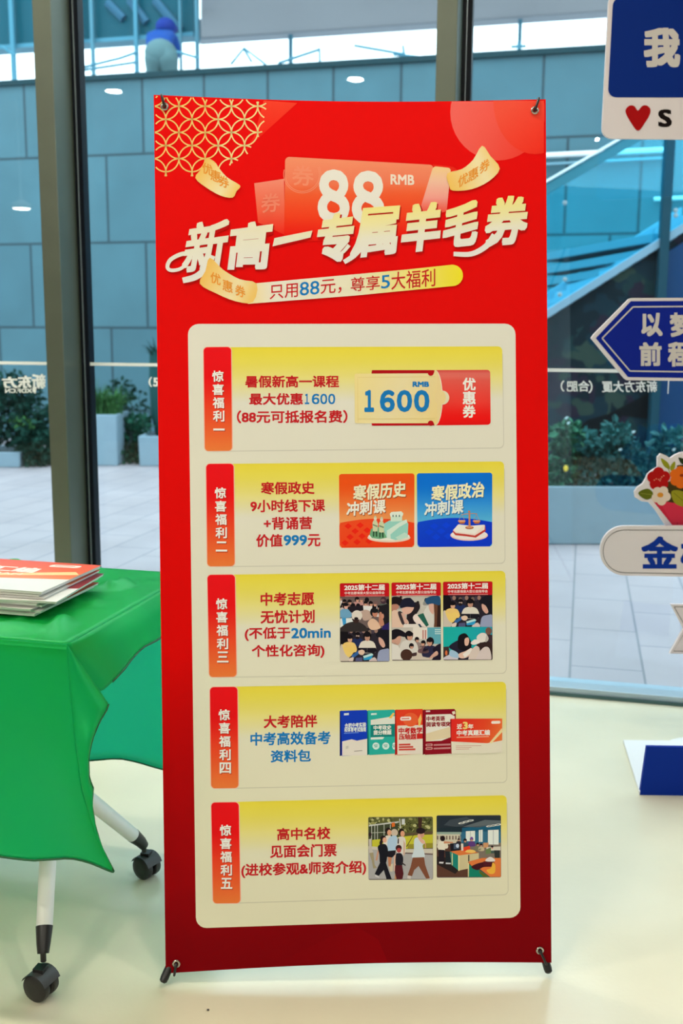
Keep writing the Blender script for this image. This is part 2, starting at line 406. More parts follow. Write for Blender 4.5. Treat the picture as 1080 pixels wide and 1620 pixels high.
def pendant(x, y, zl, label):
    s, t, z = toG(onz(x, y, zl)); p = G(s, -t, zl)
    o = thing('pendant_light', p, label, 'ceiling light')
    obj('rod', MB().tube([p + ez * .06, G(s, -t, ZC)], .006, 8), m_rim, o)
    obj('shade', MB().lathe(p, ez, [(.075, 0), (.08, .05), (.02, .075)], 24, cap=False), m_rim, o)
    obj('diffuser', MB().lathe(p + ez * .006, ez, [(.07, 0), (.07, .004)], 24), m_diff, o)
pendant(34, 331, 2.45, 'hanging lamp reflected as a flat spot in the outermost pane')
k_ = 0
added_spots = [(s, t) for t in (-2.15, -3.1, -3.9, -4.7, -5.6, -6.6, -7.6) for s in (-4.6, -3.4, -2.3, -1.3, -0.4, 0.5, 1.5, 2.6, 3.9)]  # unseen lamps added to light the banner and hall, their reflections kept hidden
added_spots += [(-2.3, -0.75), (-1.55, -0.85), (-3.1, -0.9)]  # added over the table to brighten the top of the cloth
for s, t in added_spots:
        px, py = proj(G(s, -t, ZC))
        if -25 < px < 1105 and -25 < py < 1645 and not (275 < px < 840 and py > 175): continue
        if s > 1.2 and t > -5: continue
        k_ += 1; downlight(s, t, 'round downlight added unseen to the hall ceiling for more light')

# ================================================================== the banner on its folding stand
LEAN, BYAW = R(8.0), R(2.3)
b_r = V((math.cos(BYAW), math.sin(BYAW), 0)); b_h = V((-math.sin(BYAW), math.cos(BYAW), 0))
b_u = V((0, 0, 1)) * math.cos(LEAN) + b_h * math.sin(LEAN); b_n = b_r.cross(b_u).normalized()   # faces the room
if b_n.y > 0: b_n = -b_n
B0 = onz(565, 1552) + V((0, 0, 0.005))
def onban(x, y, d=0.0): return onplane(x, y, B0, b_n) + b_n * d

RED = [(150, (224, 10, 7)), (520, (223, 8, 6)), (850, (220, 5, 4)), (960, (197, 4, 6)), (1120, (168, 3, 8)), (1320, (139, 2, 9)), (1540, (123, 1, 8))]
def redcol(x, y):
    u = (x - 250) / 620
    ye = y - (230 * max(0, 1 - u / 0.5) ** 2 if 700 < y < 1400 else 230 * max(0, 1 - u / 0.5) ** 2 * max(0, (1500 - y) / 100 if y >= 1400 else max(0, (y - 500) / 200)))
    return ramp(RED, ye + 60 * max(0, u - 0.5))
CREAM = [(500, (224, 218, 193)), (900, (226, 219, 190)), (1200, (227, 220, 184)), (1480, (227, 220, 180))]
def cream(x, y): return ramp(CREAM, y)
BLUE = (28, 120, 178); TXT = (196, 32, 36)
ink = Ink(onban); ink.cal = (1.1, 1.17, 1.42)      # ink densities of the print
nu, nv = 24, 60
SQ = [(243, 150), (863, 157), (872, 1523), (262, 1540)]
def sheet_pt(u, v):
    x, y = bil(SQ, u, v); return x, y + math.sin(math.pi * u) * (7 * (1 - v) ** 2 - 7 * v ** 2)
gp = [sheet_pt(i / nu, j / nv) for j in range(nv + 1) for i in range(nu + 1)]
gf = [(j * (nu + 1) + i, j * (nu + 1) + i + 1, (j + 1) * (nu + 1) + i + 1, (j + 1) * (nu + 1) + i) for j in range(nv) for i in range(nu)]
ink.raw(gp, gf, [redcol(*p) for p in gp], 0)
ink.raw(gp, [f[::-1] for f in gf], [(225, 225, 220)] * len(gp), -4)
rim = [i for i in range(nu + 1)] + [(j + 1) * (nu + 1) - 1 for j in range(1, nv + 1)] + [nv * (nu + 1) + i for i in range(nu - 1, -1, -1)] + [j * (nu + 1) for j in range(nv - 1, 0, -1)]
n_ = len(rim)
o_ = len(ink.v)
for lv in (0, -4):
    for i in rim: ink.v.append(onban(*gp[i], lv * ink.step)); ink.c.append((*lin((235, 215, 210)), 1))
ink.f += [(o_ + i, o_ + (i + 1) % n_, o_ + n_ + (i + 1) % n_, o_ + n_ + i) for i in range(n_)]

# corner lattice of interlocked rings, lighter wedge, big translucent disc
for j in range(-1, 7):
    for i in range(-1, 6):
        cx, cy = 303.7 + 20.75 + 41.5 * (i - 1) + (20.75 if j % 2 else 0), 168.1 + 20.75 * (j - 1)
        for k in range(36):
            a, b = 2 * math.pi * k / 36, 2 * math.pi * (k + 1) / 36; am = (a + b) / 2
            mx_, my_ = cx + 20.75 * math.cos(am), cy + 20.75 * math.sin(am)
            if mx_ < 246 or my_ < 152.5 + (mx_ - 243) * 0.045: continue
            if (max(0, (mx_ - 243) / 178)) ** 2.7 + (max(0, (my_ - 150) / 130)) ** 2.7 > 1: continue
            q = [(cx + r * math.cos(t), cy + r * math.sin(t)) for r, t in ((19.7, a), (21.8, a), (21.8, b), (19.7, b))]
            ink.poly(q, (238, 192, 104) if mx_ < 340 else (242, 208, 132), 2)
ink.grad([(417, 159), (470, 163), (418, 210), (385, 242), (402, 215)], (417, 159), (410, 240), [(0, (236, 62, 38)), (1, (233, 28, 16))], 1, 6)
cc = [p for p in ell(787, 178, 75, 76, 40)]
cc = clip(clip(cc, 0, -1, -160.5), 1, 0, 861)
ink.grad(cc, (720, 170), (860, 240), [(0, (236, 98, 84)), (0.45, (236, 84, 68)), (1, (234, 52, 36))], 1, 12)
ink.grad(clip(clip(ell(846, 160, 66, 84, 40), 0, -1, -159.5), 1, 0, 860), (800, 170), (860, 240), [(0, (238, 80, 56)), (1, (234, 46, 28))], 2, 10)
# ticket cards behind the number
ink.grad([(402, 290), (449, 283), (451, 372), (408, 352)], (430, 284), (430, 372), [(0, (238, 136, 106)), (0.6, (236, 92, 62)), (1, (233, 40, 24))], 2, 12)
ink.grad(rr([(451, 248), (686, 261), (657, 372), (449, 384)], 7), (560, 250), (560, 376), [(0, (238, 140, 98)), (0.28, (236, 122, 84)), (0.45, (236, 92, 46)), (0.75, (236, 60, 26)), (1, (233, 24, 14))], 3, 20)
for r_ in (27, 29.5):
    ink.stroke([(478 + r_ * math.cos(R(a)), 276 + r_ * math.sin(R(a))) for a in range(-25, 206, 11)], 1.0, (239, 142, 104), 4, sm=False)
ink.text('券', sl(462, 262, 496, 294, .05), (238, 138, 100), 4, .012)
ink.text('券', sl(413, 306, 443, 336, -.1), (238, 130, 98), 4, .012)
ink.poly([(684, 260), (716, 264), (722, 268), (722, 276), (688, 272)], (228, 40, 22), 3)
ink.grad(rr([(685, 263), (713, 266), (706, 336), (662, 338)], 5), (690, 264), (690, 336), [(0, (244, 196, 128)), (0.3, (240, 186, 150)), (0.7, (236, 150, 130)), (1, (234, 80, 60))], 4, 12)
ink.text('８', sl(502, 268, 553, 354), (228, 220, 198), 4.6, .05, 'round'); ink.text('８', sl(556, 270, 608, 356), (228, 220, 198), 4.6, .05, 'round')
ink.text('RMB', sl(617.5, 276.5, 655, 292.5, .03), (236, 214, 186), 5, .028)
# headline in slanted brush lettering
def hl(x, y):
    w = min(1, max(0, (x - 400) / 160)); top = tuple(a + (b - a) * w for a, b in zip((230, 218, 180), (236, 219, 128)))
    return ramp([(0, top), (0.3, tuple(.6 * a + .4 * b for a, b in zip(top, (228, 220, 190)))), (0.6, (228, 220, 190)), (1, (226, 219, 200))], (y - (352 - (x - 290) * 0.075)) / 78)
head = [('新', [(300, 354), (366, 344), (354, 426), (285, 434)], .02), ('高', [(366, 356), (433, 346), (424, 427), (357, 427)], .034), ('一', [(434, 377), (494, 365), (491, 376), (431, 390)], .03),
        ('专', [(507, 341), (564, 333), (552, 414), (494, 416)], .036), ('属', [(566, 330), (634, 325), (626, 402), (552, 410)], .022), ('羊', [(642, 324), (701, 318), (694, 395), (631, 402)], .038),
        ('毛', [(706, 322), (764, 315), (752, 388), (697, 394)], .038), ('券', [(774, 312), (840, 308), (830, 386), (762, 392)], .03)]
for dx, dy, col, lv, eb in ((1.6, 2.6, (182, 14, 10), 6, .026), (0, 0, hl, 8, 0.008)):
    for t, q, b in head: ink.text(t, [(x + dx, y + dy) for x, y in q], col, lv, b + eb, True)
    for st, w0, w1 in (([(306, 402), (288, 402), (270, 411), (265, 423), (272, 428), (288, 424), (302, 408)], 7, 5), ([(335, 404), (326, 424), (310, 438), (289, 444)], 12, 9),
                       ([(583, 350), (574, 385), (560, 404), (544, 415)], 11, 7), ([(782, 372), (768, 390), (745, 402), (717, 402)], 10, 7), ([(552, 388), (541, 400), (530, 402)], 6, 4)):
        ink.stroke([(x + dx, y + dy) for x, y in st], w0, col, lv + .9, w1)
# flying tickets
for pts, g0, g1, lt in (([(327, 251), (341, 260), (358, 280), (379, 293), (378, 299), (374, 303), (368, 313), (349, 310), (326, 297), (309, 282), (318, 268)], (312, 270), (376, 305), (('优', (328, 268)), ('惠', (341, 279)), ('券', (354, 288)))),
                        ([(762, 231), (775, 247), (790, 267), (773, 287), (745, 300), (716, 302), (710, 294), (707, 275), (730, 268), (748, 253)], (705, 290), (790, 250), (('优', (732, 285)), ('惠', (748, 276)), ('券', (766, 263)))),
                        ([(332, 408), (353, 427), (379, 442), (406, 449), (400, 478), (373, 477), (341, 464), (316, 449), (325, 429)], (320, 430), (402, 470), (('优', (341, 441)), ('惠', (360, 453)), ('券', (380, 461))))):
    ink.grad(spline(pts, 3), g0, g1, [(0, (243, 184, 84)), (0.3, (244, 200, 122)), (0.65, (246, 216, 160)), (1, (243, 190, 96))], 11, 12)
    for t, (x, y) in lt: ink.text(t, sl(x - 8, y - 9, x + 8, y + 9, .35 if g0[0] < 500 else -.6), (232, 148, 52), 12.5, .015)
# slanted strip with the offer line
strip = [(398, 449), (640, 427), (715, 419)] + [(715 + 17 * math.cos(R(a)), 436 + 17 * math.sin(R(a))) for a in range(-80, 91, 17)] + [(560, 468), (392, 481)]
ink.grad(strip, (395, 460), (732, 436), [(0, (240, 214, 150)), (0.12, (230, 222, 196)), (0.5, (230, 220, 180)), (0.78, (236, 216, 110)), (1, (236, 216, 40))], 10, 16)
for t, a, c in (('只用', (426.5, 450, 471, 472), TXT), ('88', (474, 445.5, 505, 467), BLUE), ('元，', (507, 442, 540, 465), TXT), ('尊享', (554.5, 437.5, 600.5, 460), TXT), ('5', (602.5, 435.5, 616.5, 456.5), BLUE), ('大福利', (618.5, 428, 688, 456), TXT)):
    x0, y0, x1, y1 = a; ink.text(t, sl(x0, y0, x1, y1, -.088), c, 11.5, .006)

# the pale panel and its five rows
ink.grad(rr([(297, 512.5), (815, 512), (823, 1451.5), (310, 1468.5)], 17), (0, 512), (0, 1468), [((y - 512) / 956, c) for y, c in CREAM], 1, 24)
rows = [((322, 549.5), (794, 548), (796, 708), (324, 713.5)), ((326, 734), (797, 730), (798, 890.5), (328, 896)), ((328, 909.5), (799, 903), (800, 1064.5), (331, 1071)),
        ((332, 1087), (800, 1078.5), (801, 1237), (334, 1247)), ((334, 1269.5), (801, 1258), (803, 1414.5), (337, 1429))]
for i, q in enumerate(rows):
    q = list(q); yt = (q[0][1] + q[1][1]) / 2; yb = (q[2][1] + q[3][1]) / 2; ym = (yt + yb) / 2
    c2 = cream(0, ym); sh = tuple(v * .91 for v in cream(0, yb))
    ink.poly(rr([(q[0][0] + 6, q[0][1] + 40), (q[1][0] + 1.2, q[1][1] + 6), (q[2][0] + 1.2, q[2][1] + 1.4), (q[3][0] + 6, q[3][1] + 1.4)], 7), sh, 1.6)
    ink.grad(rr(q, 7), ((q[0][0] + q[1][0]) / 2, yt), ((q[3][0] + q[2][0]) / 2 - (q[3][1] - q[2][1]) * .0, yb), [(0, (233, 212, 62)), (0.14, (232, 214, 84)), (0.32, (230, 216, 128)), (0.52, c2), (1, cream(0, yb))], 2.2, 26)
    tq = [q[0], (q[0][0] + 43.5, q[0][1] - .5), (q[3][0] + 43, q[3][1] - .5), q[3]]
    ink.poly(rr([(tq[0][0] - 1.2, tq[0][1] - 1), (tq[1][0] + 1.2, tq[1][1] - 1), (tq[2][0] + 1.4, tq[2][1] + 1), (tq[3][0] - 1.2, tq[3][1] + 1)], 7), (240, 190, 160), 2.8)
    ink.grad(rr(tq, 6), (0, q[0][1]), (0, q[3][1]), [(0, (234, 20, 26)), (0.3, (232, 20, 22)), (0.6, (236, 70, 36)), (1, (240, 124, 56))], 3.4, 20)
    for k, t in enumerate('惊喜福利' + '一二三四五'[i]):
        y = q[0][1] + (37 if i < 3 else 35) + 21 * k; x = q[0][0] + 13.2 + k * .45 + .3; hh = 17.5; ww = 18
        if t == '一': y, hh = y + 7.5, 3.2
        if t == '二': y, hh = y + 1.5, 16
        for dx, dy, c, lv in ((1, 1.2, (170, 40, 24), 4.2), (0, 0, (246, 236, 222), 4.9)):
            ink.text(t, sl(x + dx, y + dy, x + ww + dx, y + hh + dy), c, lv, .026)
BT = .026
for t, x0, y0, x1, y1, c, k in (
    ('暑假新高一课程', 387.5, 594, 536, 613.2, TXT, -.002), ('最大优惠', 394, 622, 479, 640.6, TXT, -.003), ('１', 482, 623, 489, 639.5, BLUE, 0), ('６', 493, 623, 505, 639.5, BLUE, 0), ('０', 506.5, 623, 517.5, 639.5, BLUE, 0), ('０', 519, 623, 530, 639.5, BLUE, 0), ('（88元可抵报名费）', 374.5, 649, 549.5, 669.5, TXT, -.004),
    ('寒假政史', 412.7, 762, 497.4, 782, TXT, -.01), ('9小时线下课', 396, 790, 514, 810, TXT, -.01), ('+背诵营', 417, 817.5, 493.5, 837.8, TXT, -.012), ('价值', 405, 845, 447, 865.3, TXT, -.012), ('999', 448.5, 846.4, 485.4, 863, BLUE, -.012), ('元', 486.6, 845, 506.7, 864.5, TXT, -.012),
    ('中考志愿', 412, 937, 497, 958, TXT, -.014), ('无忧计划', 412, 965, 497.5, 986, TXT, -.015), ('(不低于', 387, 992, 459, 1013.5, TXT, -.016), ('20min', 460.5, 993, 523, 1009.5, BLUE, -.016), ('个性化咨询)', 398, 1019.5, 513, 1041.5, TXT, -.016),
    ('大考陪伴', 417, 1131, 501.5, 1151.3, TXT, -.02), ('中考高效备考', 396, 1157.5, 522.7, 1178.5, BLUE, -.02), ('资料包', 428, 1186, 491.6, 1205.6, BLUE, -.02),
    ('高中名校', 438, 1308.8, 522.3, 1328.5, TXT, -.026), ('见面会门票', 427, 1335.5, 532.3, 1356, TXT, -.026), ('(进校参观&师资介绍)', 381.5, 1363.5, 579, 1386.5, TXT, -.027)):
    ink.text(t, sl(x0, y0, x1, y1, k), c, 3.4, BT)
# row one: coupon
ink.poly(rr([(587.5, 585.6), (690, 585.6), (690, 673), (587.5, 673.6)], 3.5), (176, 14, 22), 3.2)
ink.grad(rr([(684, 585.6), (775, 585.2), (775.8, 672), (684, 673)], 5), (0, 585), (0, 673), [(0, (214, 70, 60)), (0.09, (226, 120, 104)), (0.16, (226, 92, 76)), (0.6, (236, 60, 48)), (0.85, (240, 22, 18)), (1, (226, 20, 20))], 3.8, 16)
arc = [(687 + 11.8 * math.cos(t) , 629.3 + 43.6 * math.sin(t)) for t in (R(a) for a in range(-88, 89, 8))]
ink.poly([(678, 586)] + [(x + 1.2, y) for x, y in arc] + [(678, 673)], (240, 214, 190), 4.4)
ink.poly([(678, 586.2)] + arc + [(678, 672.8)], (232, 206, 140), 5)
ink.poly([(588, 585.8), (682, 585.6), (687, 586), (686, 591), (588, 591)], (176, 14, 22), 5.4); ink.poly([(588, 669.5), (686, 669.5), (687, 673), (588, 673.4)], (186, 18, 26), 5.4)
ink.grad(rr([(560.5, 591.2), (691, 590.6), (691, 669.6), (561, 669.8)], 3), (560, 600), (692, 660), [(0, (236, 214, 136)), (0.5, (232, 214, 158)), (1, (233, 205, 132))], 5.8, 10)
ink.stroke([(566, 668), (565.4, 597), (688, 596)], .7, (222, 196, 118), 6.4, sm=False); ink.stroke([(566, 663), (688, 662)], .7, (222, 196, 118), 6.4, sm=False)
for cy in (590.5, 669.6): ink.poly(ell(681, cy, 4.6, 4.2, 18), (182, 16, 24), 6.8)
ink.poly(ell(699.3, 629.2, 11, 11.2, 28), (226, 212, 172), 7); ink.poly(ell(696, 629.2, 9, 11, 28), (232, 206, 140), 7.4)
ink.text('RMB', sl(652.4, 603.8, 678.3, 612.2), BLUE, 7, .05); [ink.text(t, sl(x0, 617, x1, 652), BLUE, 7, .05, 'round') for t, x0, x1 in (('１', 576, 591.5), ('６', 600.5, 624.3), ('０', 627.3, 651.6), ('０', 654.5, 679))]
for t, y0, y1 in (('优', 597.5, 618), ('惠', 619, 640), ('券', 641, 661)): ink.text(t, sl(731.5, y0, 752, y1), (244, 232, 214), 5, .028)
# row two: two course tiles
def tile(x, y, top, mid, hill0, hill1, hx, flip):
    q = [(x, y), (x + 119.3, y - 1), (x + 119, y + 115.6), (x + 1, y + 116.8)]
    ink.grad(rr(q, 4), (0, y), (0, y + 82), [(0, top), (.25, top), (1, mid)], 3.2, 14)
    a = [(x + .6, y + 82)] + [(x + 2 + t * 117 / 20, y + 81 - 10.5 * math.sin(math.pi * (.12 + .76 * t / 20)) + 0) for t in range(21)] + [(x + 119, y + 111), (x + 115, y + 115.6), (x + 5, y + 116.6), (x + 1, y + 112)]
    ink.grad(a, (x, y + 75), (x + 20, y + 118), [(0, hill0), (1, hill1)], 3.9, 8)
tile(536, 750, (238, 82, 22), (240, 166, 96), (236, 78, 34), (240, 66, 26), .5, 0); tile(659, 748.8, (14, 112, 204), (98, 186, 222), (18, 72, 200), (16, 56, 196), .4, 1)
for a_ in range(6):
    for b_ in range(4):
        if (a_ + b_) % 2 == 0 or a_ > 4: continue
        cx, cy = 541 + a_ * 9.5 + b_ * 1.5, 833 + b_ * 8.6 - a_ * .7
        if cx - 6 > 537.5 and cy + 5 < 866: ink.poly([(cx - 6, cy), (cx, cy - 4.8), (cx + 6, cy), (cx, cy + 4.8)], (238, 38, 20), 4.5)
        cx += 129
        if a_ < 4 and cy + 5 < 864 and b_ < 3: ink.poly([(cx, cy), (cx + 7, cy - 5), (cx + 14, cy), (cx + 7, cy + 5)], (14, 66, 208), 4.5)
for t, x0, y0, x1, y1, c in (('寒假历史', 558, 764, 641.7, 789.4, (246, 226, 182)), ('冲刺课', 547.5, 791.8, 609.5, 814.4, (248, 236, 206)), ('寒假政治', 681.5, 765, 765.5, 790, (240, 234, 180)), ('冲刺课', 670.5, 792, 732.5, 814.8, (226, 238, 232))):
    ink.text(t, sl(x0 + 1, y0 + 1.2, x1 + 1, y1 + 1.2, -.085, 1), (150, 70, 30) if x0 < 650 else (30, 90, 140), 4.6, .03)
    ink.text(t, sl(x0, y0, x1, y1, -.085, 1), c, 5.3, .03)
def sc(x, y, k=3.6, ox=520, oy=720): return (ox + x / k, oy + y / k)
def P(pts, col, lv): ink.poly([sc(*p) for p in pts], col, lv)
P(ell(342, 470, 122, 27), (232, 206, 178), 5); P(ell(342, 462, 118, 24), (236, 228, 206), 5.3)
P([(232, 455), (240, 420), (300, 405), (330, 470), (290, 478), (245, 472)], (110, 168, 120), 5.6)
P([(300, 398), (345, 372), (440, 372), (452, 390), (448, 470), (380, 484), (330, 470)], (150, 206, 184), 5.7)
P([(352, 330), (368, 322), (410, 326), (418, 338), (416, 376), (352, 378)], (206, 224, 196), 6); P([(346, 334), (356, 324), (412, 320), (424, 332), (420, 346), (350, 350)], (224, 232, 206), 6.3)
P([(330, 430), (400, 384), (442, 366), (446, 384), (400, 410), (350, 452), (352, 476), (330, 472)], (212, 228, 204), 6.4)
P([(378, 470), (430, 440), (446, 448), (446, 470), (400, 484)], (190, 218, 194), 6.5)
for x in (362, 380, 398): P([(x, 340), (x + 6, 340), (x + 6, 352), (x, 352)], (70, 110, 104), 6.9)
for x, y in ((262, 352), (298, 358)):
    P([(x - 14, y + 34), (x - 8, y + 20), (x + 10, y + 20), (x + 18, y + 40), (x + 14, y + 84), (x - 12, y + 84)], (206, 206, 160), 6.4); P(ell(x + 2, y + 10, 9, 11, 12), (226, 212, 178), 6.7); P(ell(x + 2, y - 1, 6, 6, 10), (190, 200, 160), 6.9)
    P([(x - 12, y + 82), (x - 2, y + 82), (x - 4, y + 112), (x - 12, y + 112)], (52, 84, 56), 6.6); P([(x + 3, y + 82), (x + 13, y + 82), (x + 14, y + 112), (x + 5, y + 112)], (52, 84, 56), 6.6)
    P([(x - 12, y + 40), (x + 15, y + 50), (x + 13, y + 58), (x - 12, y + 48)], (120, 140, 104), 6.8)
P(ell(798, 456, 107, 32), (236, 196, 184), 5); P(ell(798, 452, 103, 28), (244, 226, 216), 5.3)
P([(704, 436), (730, 402), (806, 412), (890, 404), (892, 432), (836, 470), (780, 462), (720, 456)], (196, 62, 52), 5.7)
P([(706, 428), (734, 396), (806, 404), (888, 398), (886, 424), (830, 458), (776, 450), (722, 444)], (236, 216, 196), 6.1); P([(712, 424), (738, 394), (806, 402), (778, 444), (724, 436)], (248, 236, 220), 6.4); P([(806, 402), (884, 396), (830, 448), (778, 444)], (250, 240, 226), 6.4)
P(ell(800, 413, 24, 9), (176, 106, 66), 7); P(ell(800, 409, 18, 6), (212, 150, 106), 7.2); P([(795, 330), (804, 330), (806, 410), (794, 410)], (208, 136, 92), 7.4); P(ell(798, 322, 6, 6, 12), (206, 130, 80), 7.5)
ink.stroke([sc(758, 338), sc(790, 334), sc(812, 332), sc(842, 334)], 1, (206, 140, 92), 7.6)
for x in (756, 840):
    ink.stroke([sc(x, 336), sc(x - 18, 374)], .5, (190, 150, 110), 7.6, sm=False); ink.stroke([sc(x, 336), sc(x + 18, 376)], .5, (190, 150, 110), 7.6, sm=False)
    P([(x - 22, 374), (x + 22, 376), (x + 14, 390), (x - 10, 390)], (196, 110, 62), 7.5); P(ell(x, 375, 22, 5), (226, 168, 122), 7.7)

# row three: three photo cards of a crowded advice fair
HAIR = (24, 20, 24); SKIN = (204, 150, 122); WH = (224, 214, 200)
def card(k, ox, oy, rect, body):
    f = lambda p: (ox + p[0] / k, oy + p[1] / k)
    x0, y0 = f(rect[:2]); x1, y1 = f(rect[2:])
    ink.poly(rr([(x0, y0), (x1, y0 - .6), (x1 + .4, y1 - .6), (x0 + .4, y1)], 2.4), (86, 72, 68), 3.2)
    ink.tf = f; ink.box = (x0 + .5, y0 + .6, x1 - .1, y1 - 1.4)
    body(); ink.tf = lambda p: p; ink.box = None
    return x0, y0, x1, y1
def person(x, y, s, hair, skin, top, lv, face=0, body=True):
    if body: ink.poly(spline([(x - 1.9 * s, y + 3.8 * s), (x - 1.7 * s, y + 1.7 * s), (x - .6 * s, y + 1.05 * s), (x + .6 * s, y + 1.05 * s), (x + 1.7 * s, y + 1.7 * s), (x + 1.9 * s, y + 3.8 * s)], 3), top, lv)
    ink.poly(ell(x, y, .95 * s, 1.1 * s, 18), hair, lv + .25)
    if face is not None: ink.poly(ell(x + face * .42 * s, y + .38 * s, .62 * s, .78 * s, 16), skin, lv + .5); ink.poly(ell(x + face * .3 * s, y - .35 * s, .85 * s, .55 * s, 16), hair, lv + .75)
def fair(X0, Y0, sx, sy):     # four people reading leaflets
    old = ink.tf; ink.tf = lambda p: old((X0 + (p[0] - 35) * sx, Y0 + (p[1] - 900) * sy))
    ink.poly([(35, 900), (868, 900), (868, 1480), (35, 1480)], (44, 38, 46), 3.6)
    for i in range(16): ink.poly(ell(60 + i * 53, 940 + (i * 37) % 50, 32, 40, 12), [(30, 26, 30), (120, 96, 84), (70, 60, 70), (156, 120, 104)][i % 4], 3.8)
    person(330, 1020, 48, HAIR, (200, 170, 150), (34, 46, 84), 4.0, 0)
    ink.poly(ell(325, 1068, 34, 26), (34, 26, 30), 4.9)
    person(495, 1040, 72, HAIR, (190, 140, 116), (222, 212, 190), 4.4, 0); ink.poly([(340, 1240), (640, 1240), (660, 1290), (600, 1330), (400, 1320), (330, 1270)], (28, 26, 34), 5.0)
    ink.stroke([(495, 1130), (492, 1320)], .8, (226, 220, 206), 5.2, sm=False)
    ink.poly(spline([(35, 920), (110, 900), (170, 980), (150, 1120), (110, 1210), (35, 1220)], 4), HAIR, 4.6); person(185, 1075, 62, HAIR, (214, 164, 130), (236, 196, 110), 4.8, .5)
    ink.poly(spline([(35, 1220), (70, 1180), (150, 1250), (190, 1360), (160, 1480), (35, 1480)], 4), (206, 190, 168), 5.4); ink.poly(spline([(70, 1180), (150, 1240), (240, 1200), (270, 1290), (190, 1400), (110, 1330)], 4), (238, 200, 106), 5.5)
    ink.poly(spline([(868, 910), (720, 930), (640, 1020), (700, 1090), (760, 1290), (868, 1250)], 4), (26, 26, 34), 5.6); ink.poly(spline([(690, 1060), (760, 1100), (800, 1200), (760, 1235), (700, 1160)], 4), (212, 164, 142), 5.8)
    ink.poly(spline([(700, 1290), (790, 1260), (868, 1270), (868, 1480), (680, 1480), (670, 1380)], 4), (150, 156, 178), 5.9)
    ink.poly([(220, 1370), (340, 1290), (365, 1330), (250, 1420)], (54, 100, 156), 6.2); ink.poly([(420, 1380), (570, 1330), (600, 1360), (440, 1420)], (190, 222, 232), 6.2); ink.poly([(420, 1420), (590, 1365), (560, 1440), (440, 1450)], (44, 150, 190), 6.3); ink.poly([(300, 1410), (405, 1400), (410, 1480), (290, 1480)], (84, 84, 116), 6.2)
    ink.poly(spline([(540, 1440), (620, 1400), (660, 1480), (530, 1480)], 3), (214, 190, 180), 6.3); ink.poly(spline([(340, 1300), (400, 1270), (450, 1300), (420, 1360), (360, 1350)], 3), (224, 190, 160), 6.3); ink.poly(spline([(190, 1420), (260, 1400), (240, 1480), (180, 1480)], 3), (222, 200, 180), 6.3)
    ink.tf = old
def body1():
    ink.poly([(20, 360), (870, 360), (870, 920), (20, 920)], (110, 92, 86), 3.5)
    for i in range(18):
        x, y = 40 + (i * 149) % 830, 390 + (i * 67) % 170; person(x, y, 40, HAIR if i % 4 else (120, 90, 84), SKIN, [(222, 208, 196), (40, 36, 40), (200, 178, 168), (190, 140, 130), (226, 220, 210)][i % 5], 3.7 + y / 1500, [-.5, .5, 0, None][i % 4])
    person(770, 430, 56, (70, 46, 56), (170, 120, 110), (90, 100, 90), 4.4, None)
    person(120, 520, 52, HAIR, (214, 160, 140), (110, 160, 186), 4.5, .5); ink.poly([(130, 540), (420, 510), (430, 600), (220, 640)], (36, 30, 36), 4.9)
    ink.poly([(20, 740), (240, 730), (260, 800), (140, 830), (20, 900)], (222, 224, 222), 5.0); ink.poly([(60, 730), (130, 730), (135, 860), (80, 850)], (60, 150, 196), 5.1)
    ink.poly(spline([(400, 620), (480, 590), (560, 640), (560, 740), (430, 770)], 4), (190, 160, 140), 5.0)
    ink.poly(spline([(35, 920), (120, 830), (300, 790), (440, 850), (500, 930), (440, 960), (35, 960)], 4), (52, 46, 44), 5.2)
    ink.poly(ell(318, 690, 90, 92, 22), (222, 210, 190), 5.4); ink.poly(ell(305, 740, 36, 26, 14), (36, 28, 30), 5.6); ink.poly(spline([(230, 740), (300, 765), (360, 750), (330, 810), (270, 810)], 3), (60, 40, 36), 5.5)
    ink.poly(spline([(500, 820), (570, 740), (660, 780), (720, 900), (560, 930)], 4), (224, 184, 150), 5.4); person(610, 630, 72, (26, 26, 30), (196, 128, 100), (224, 188, 156), 5.5, .5, False)
    ink.poly(spline([(690, 560), (760, 510), (868, 530), (868, 900), (740, 860), (700, 760)], 4), (34, 30, 34), 5.8); ink.poly(spline([(700, 640), (740, 640), (760, 740), (780, 850), (710, 860), (690, 780)], 4), (190, 128, 100), 6.0); ink.poly(ell(755, 700, 24, 44, 14), (206, 140, 112), 6.2)
    ink.poly([(760, 860), (868, 800), (868, 930), (740, 930)], (44, 34, 92), 6.2)
    fair(35, 900, 1, 1)
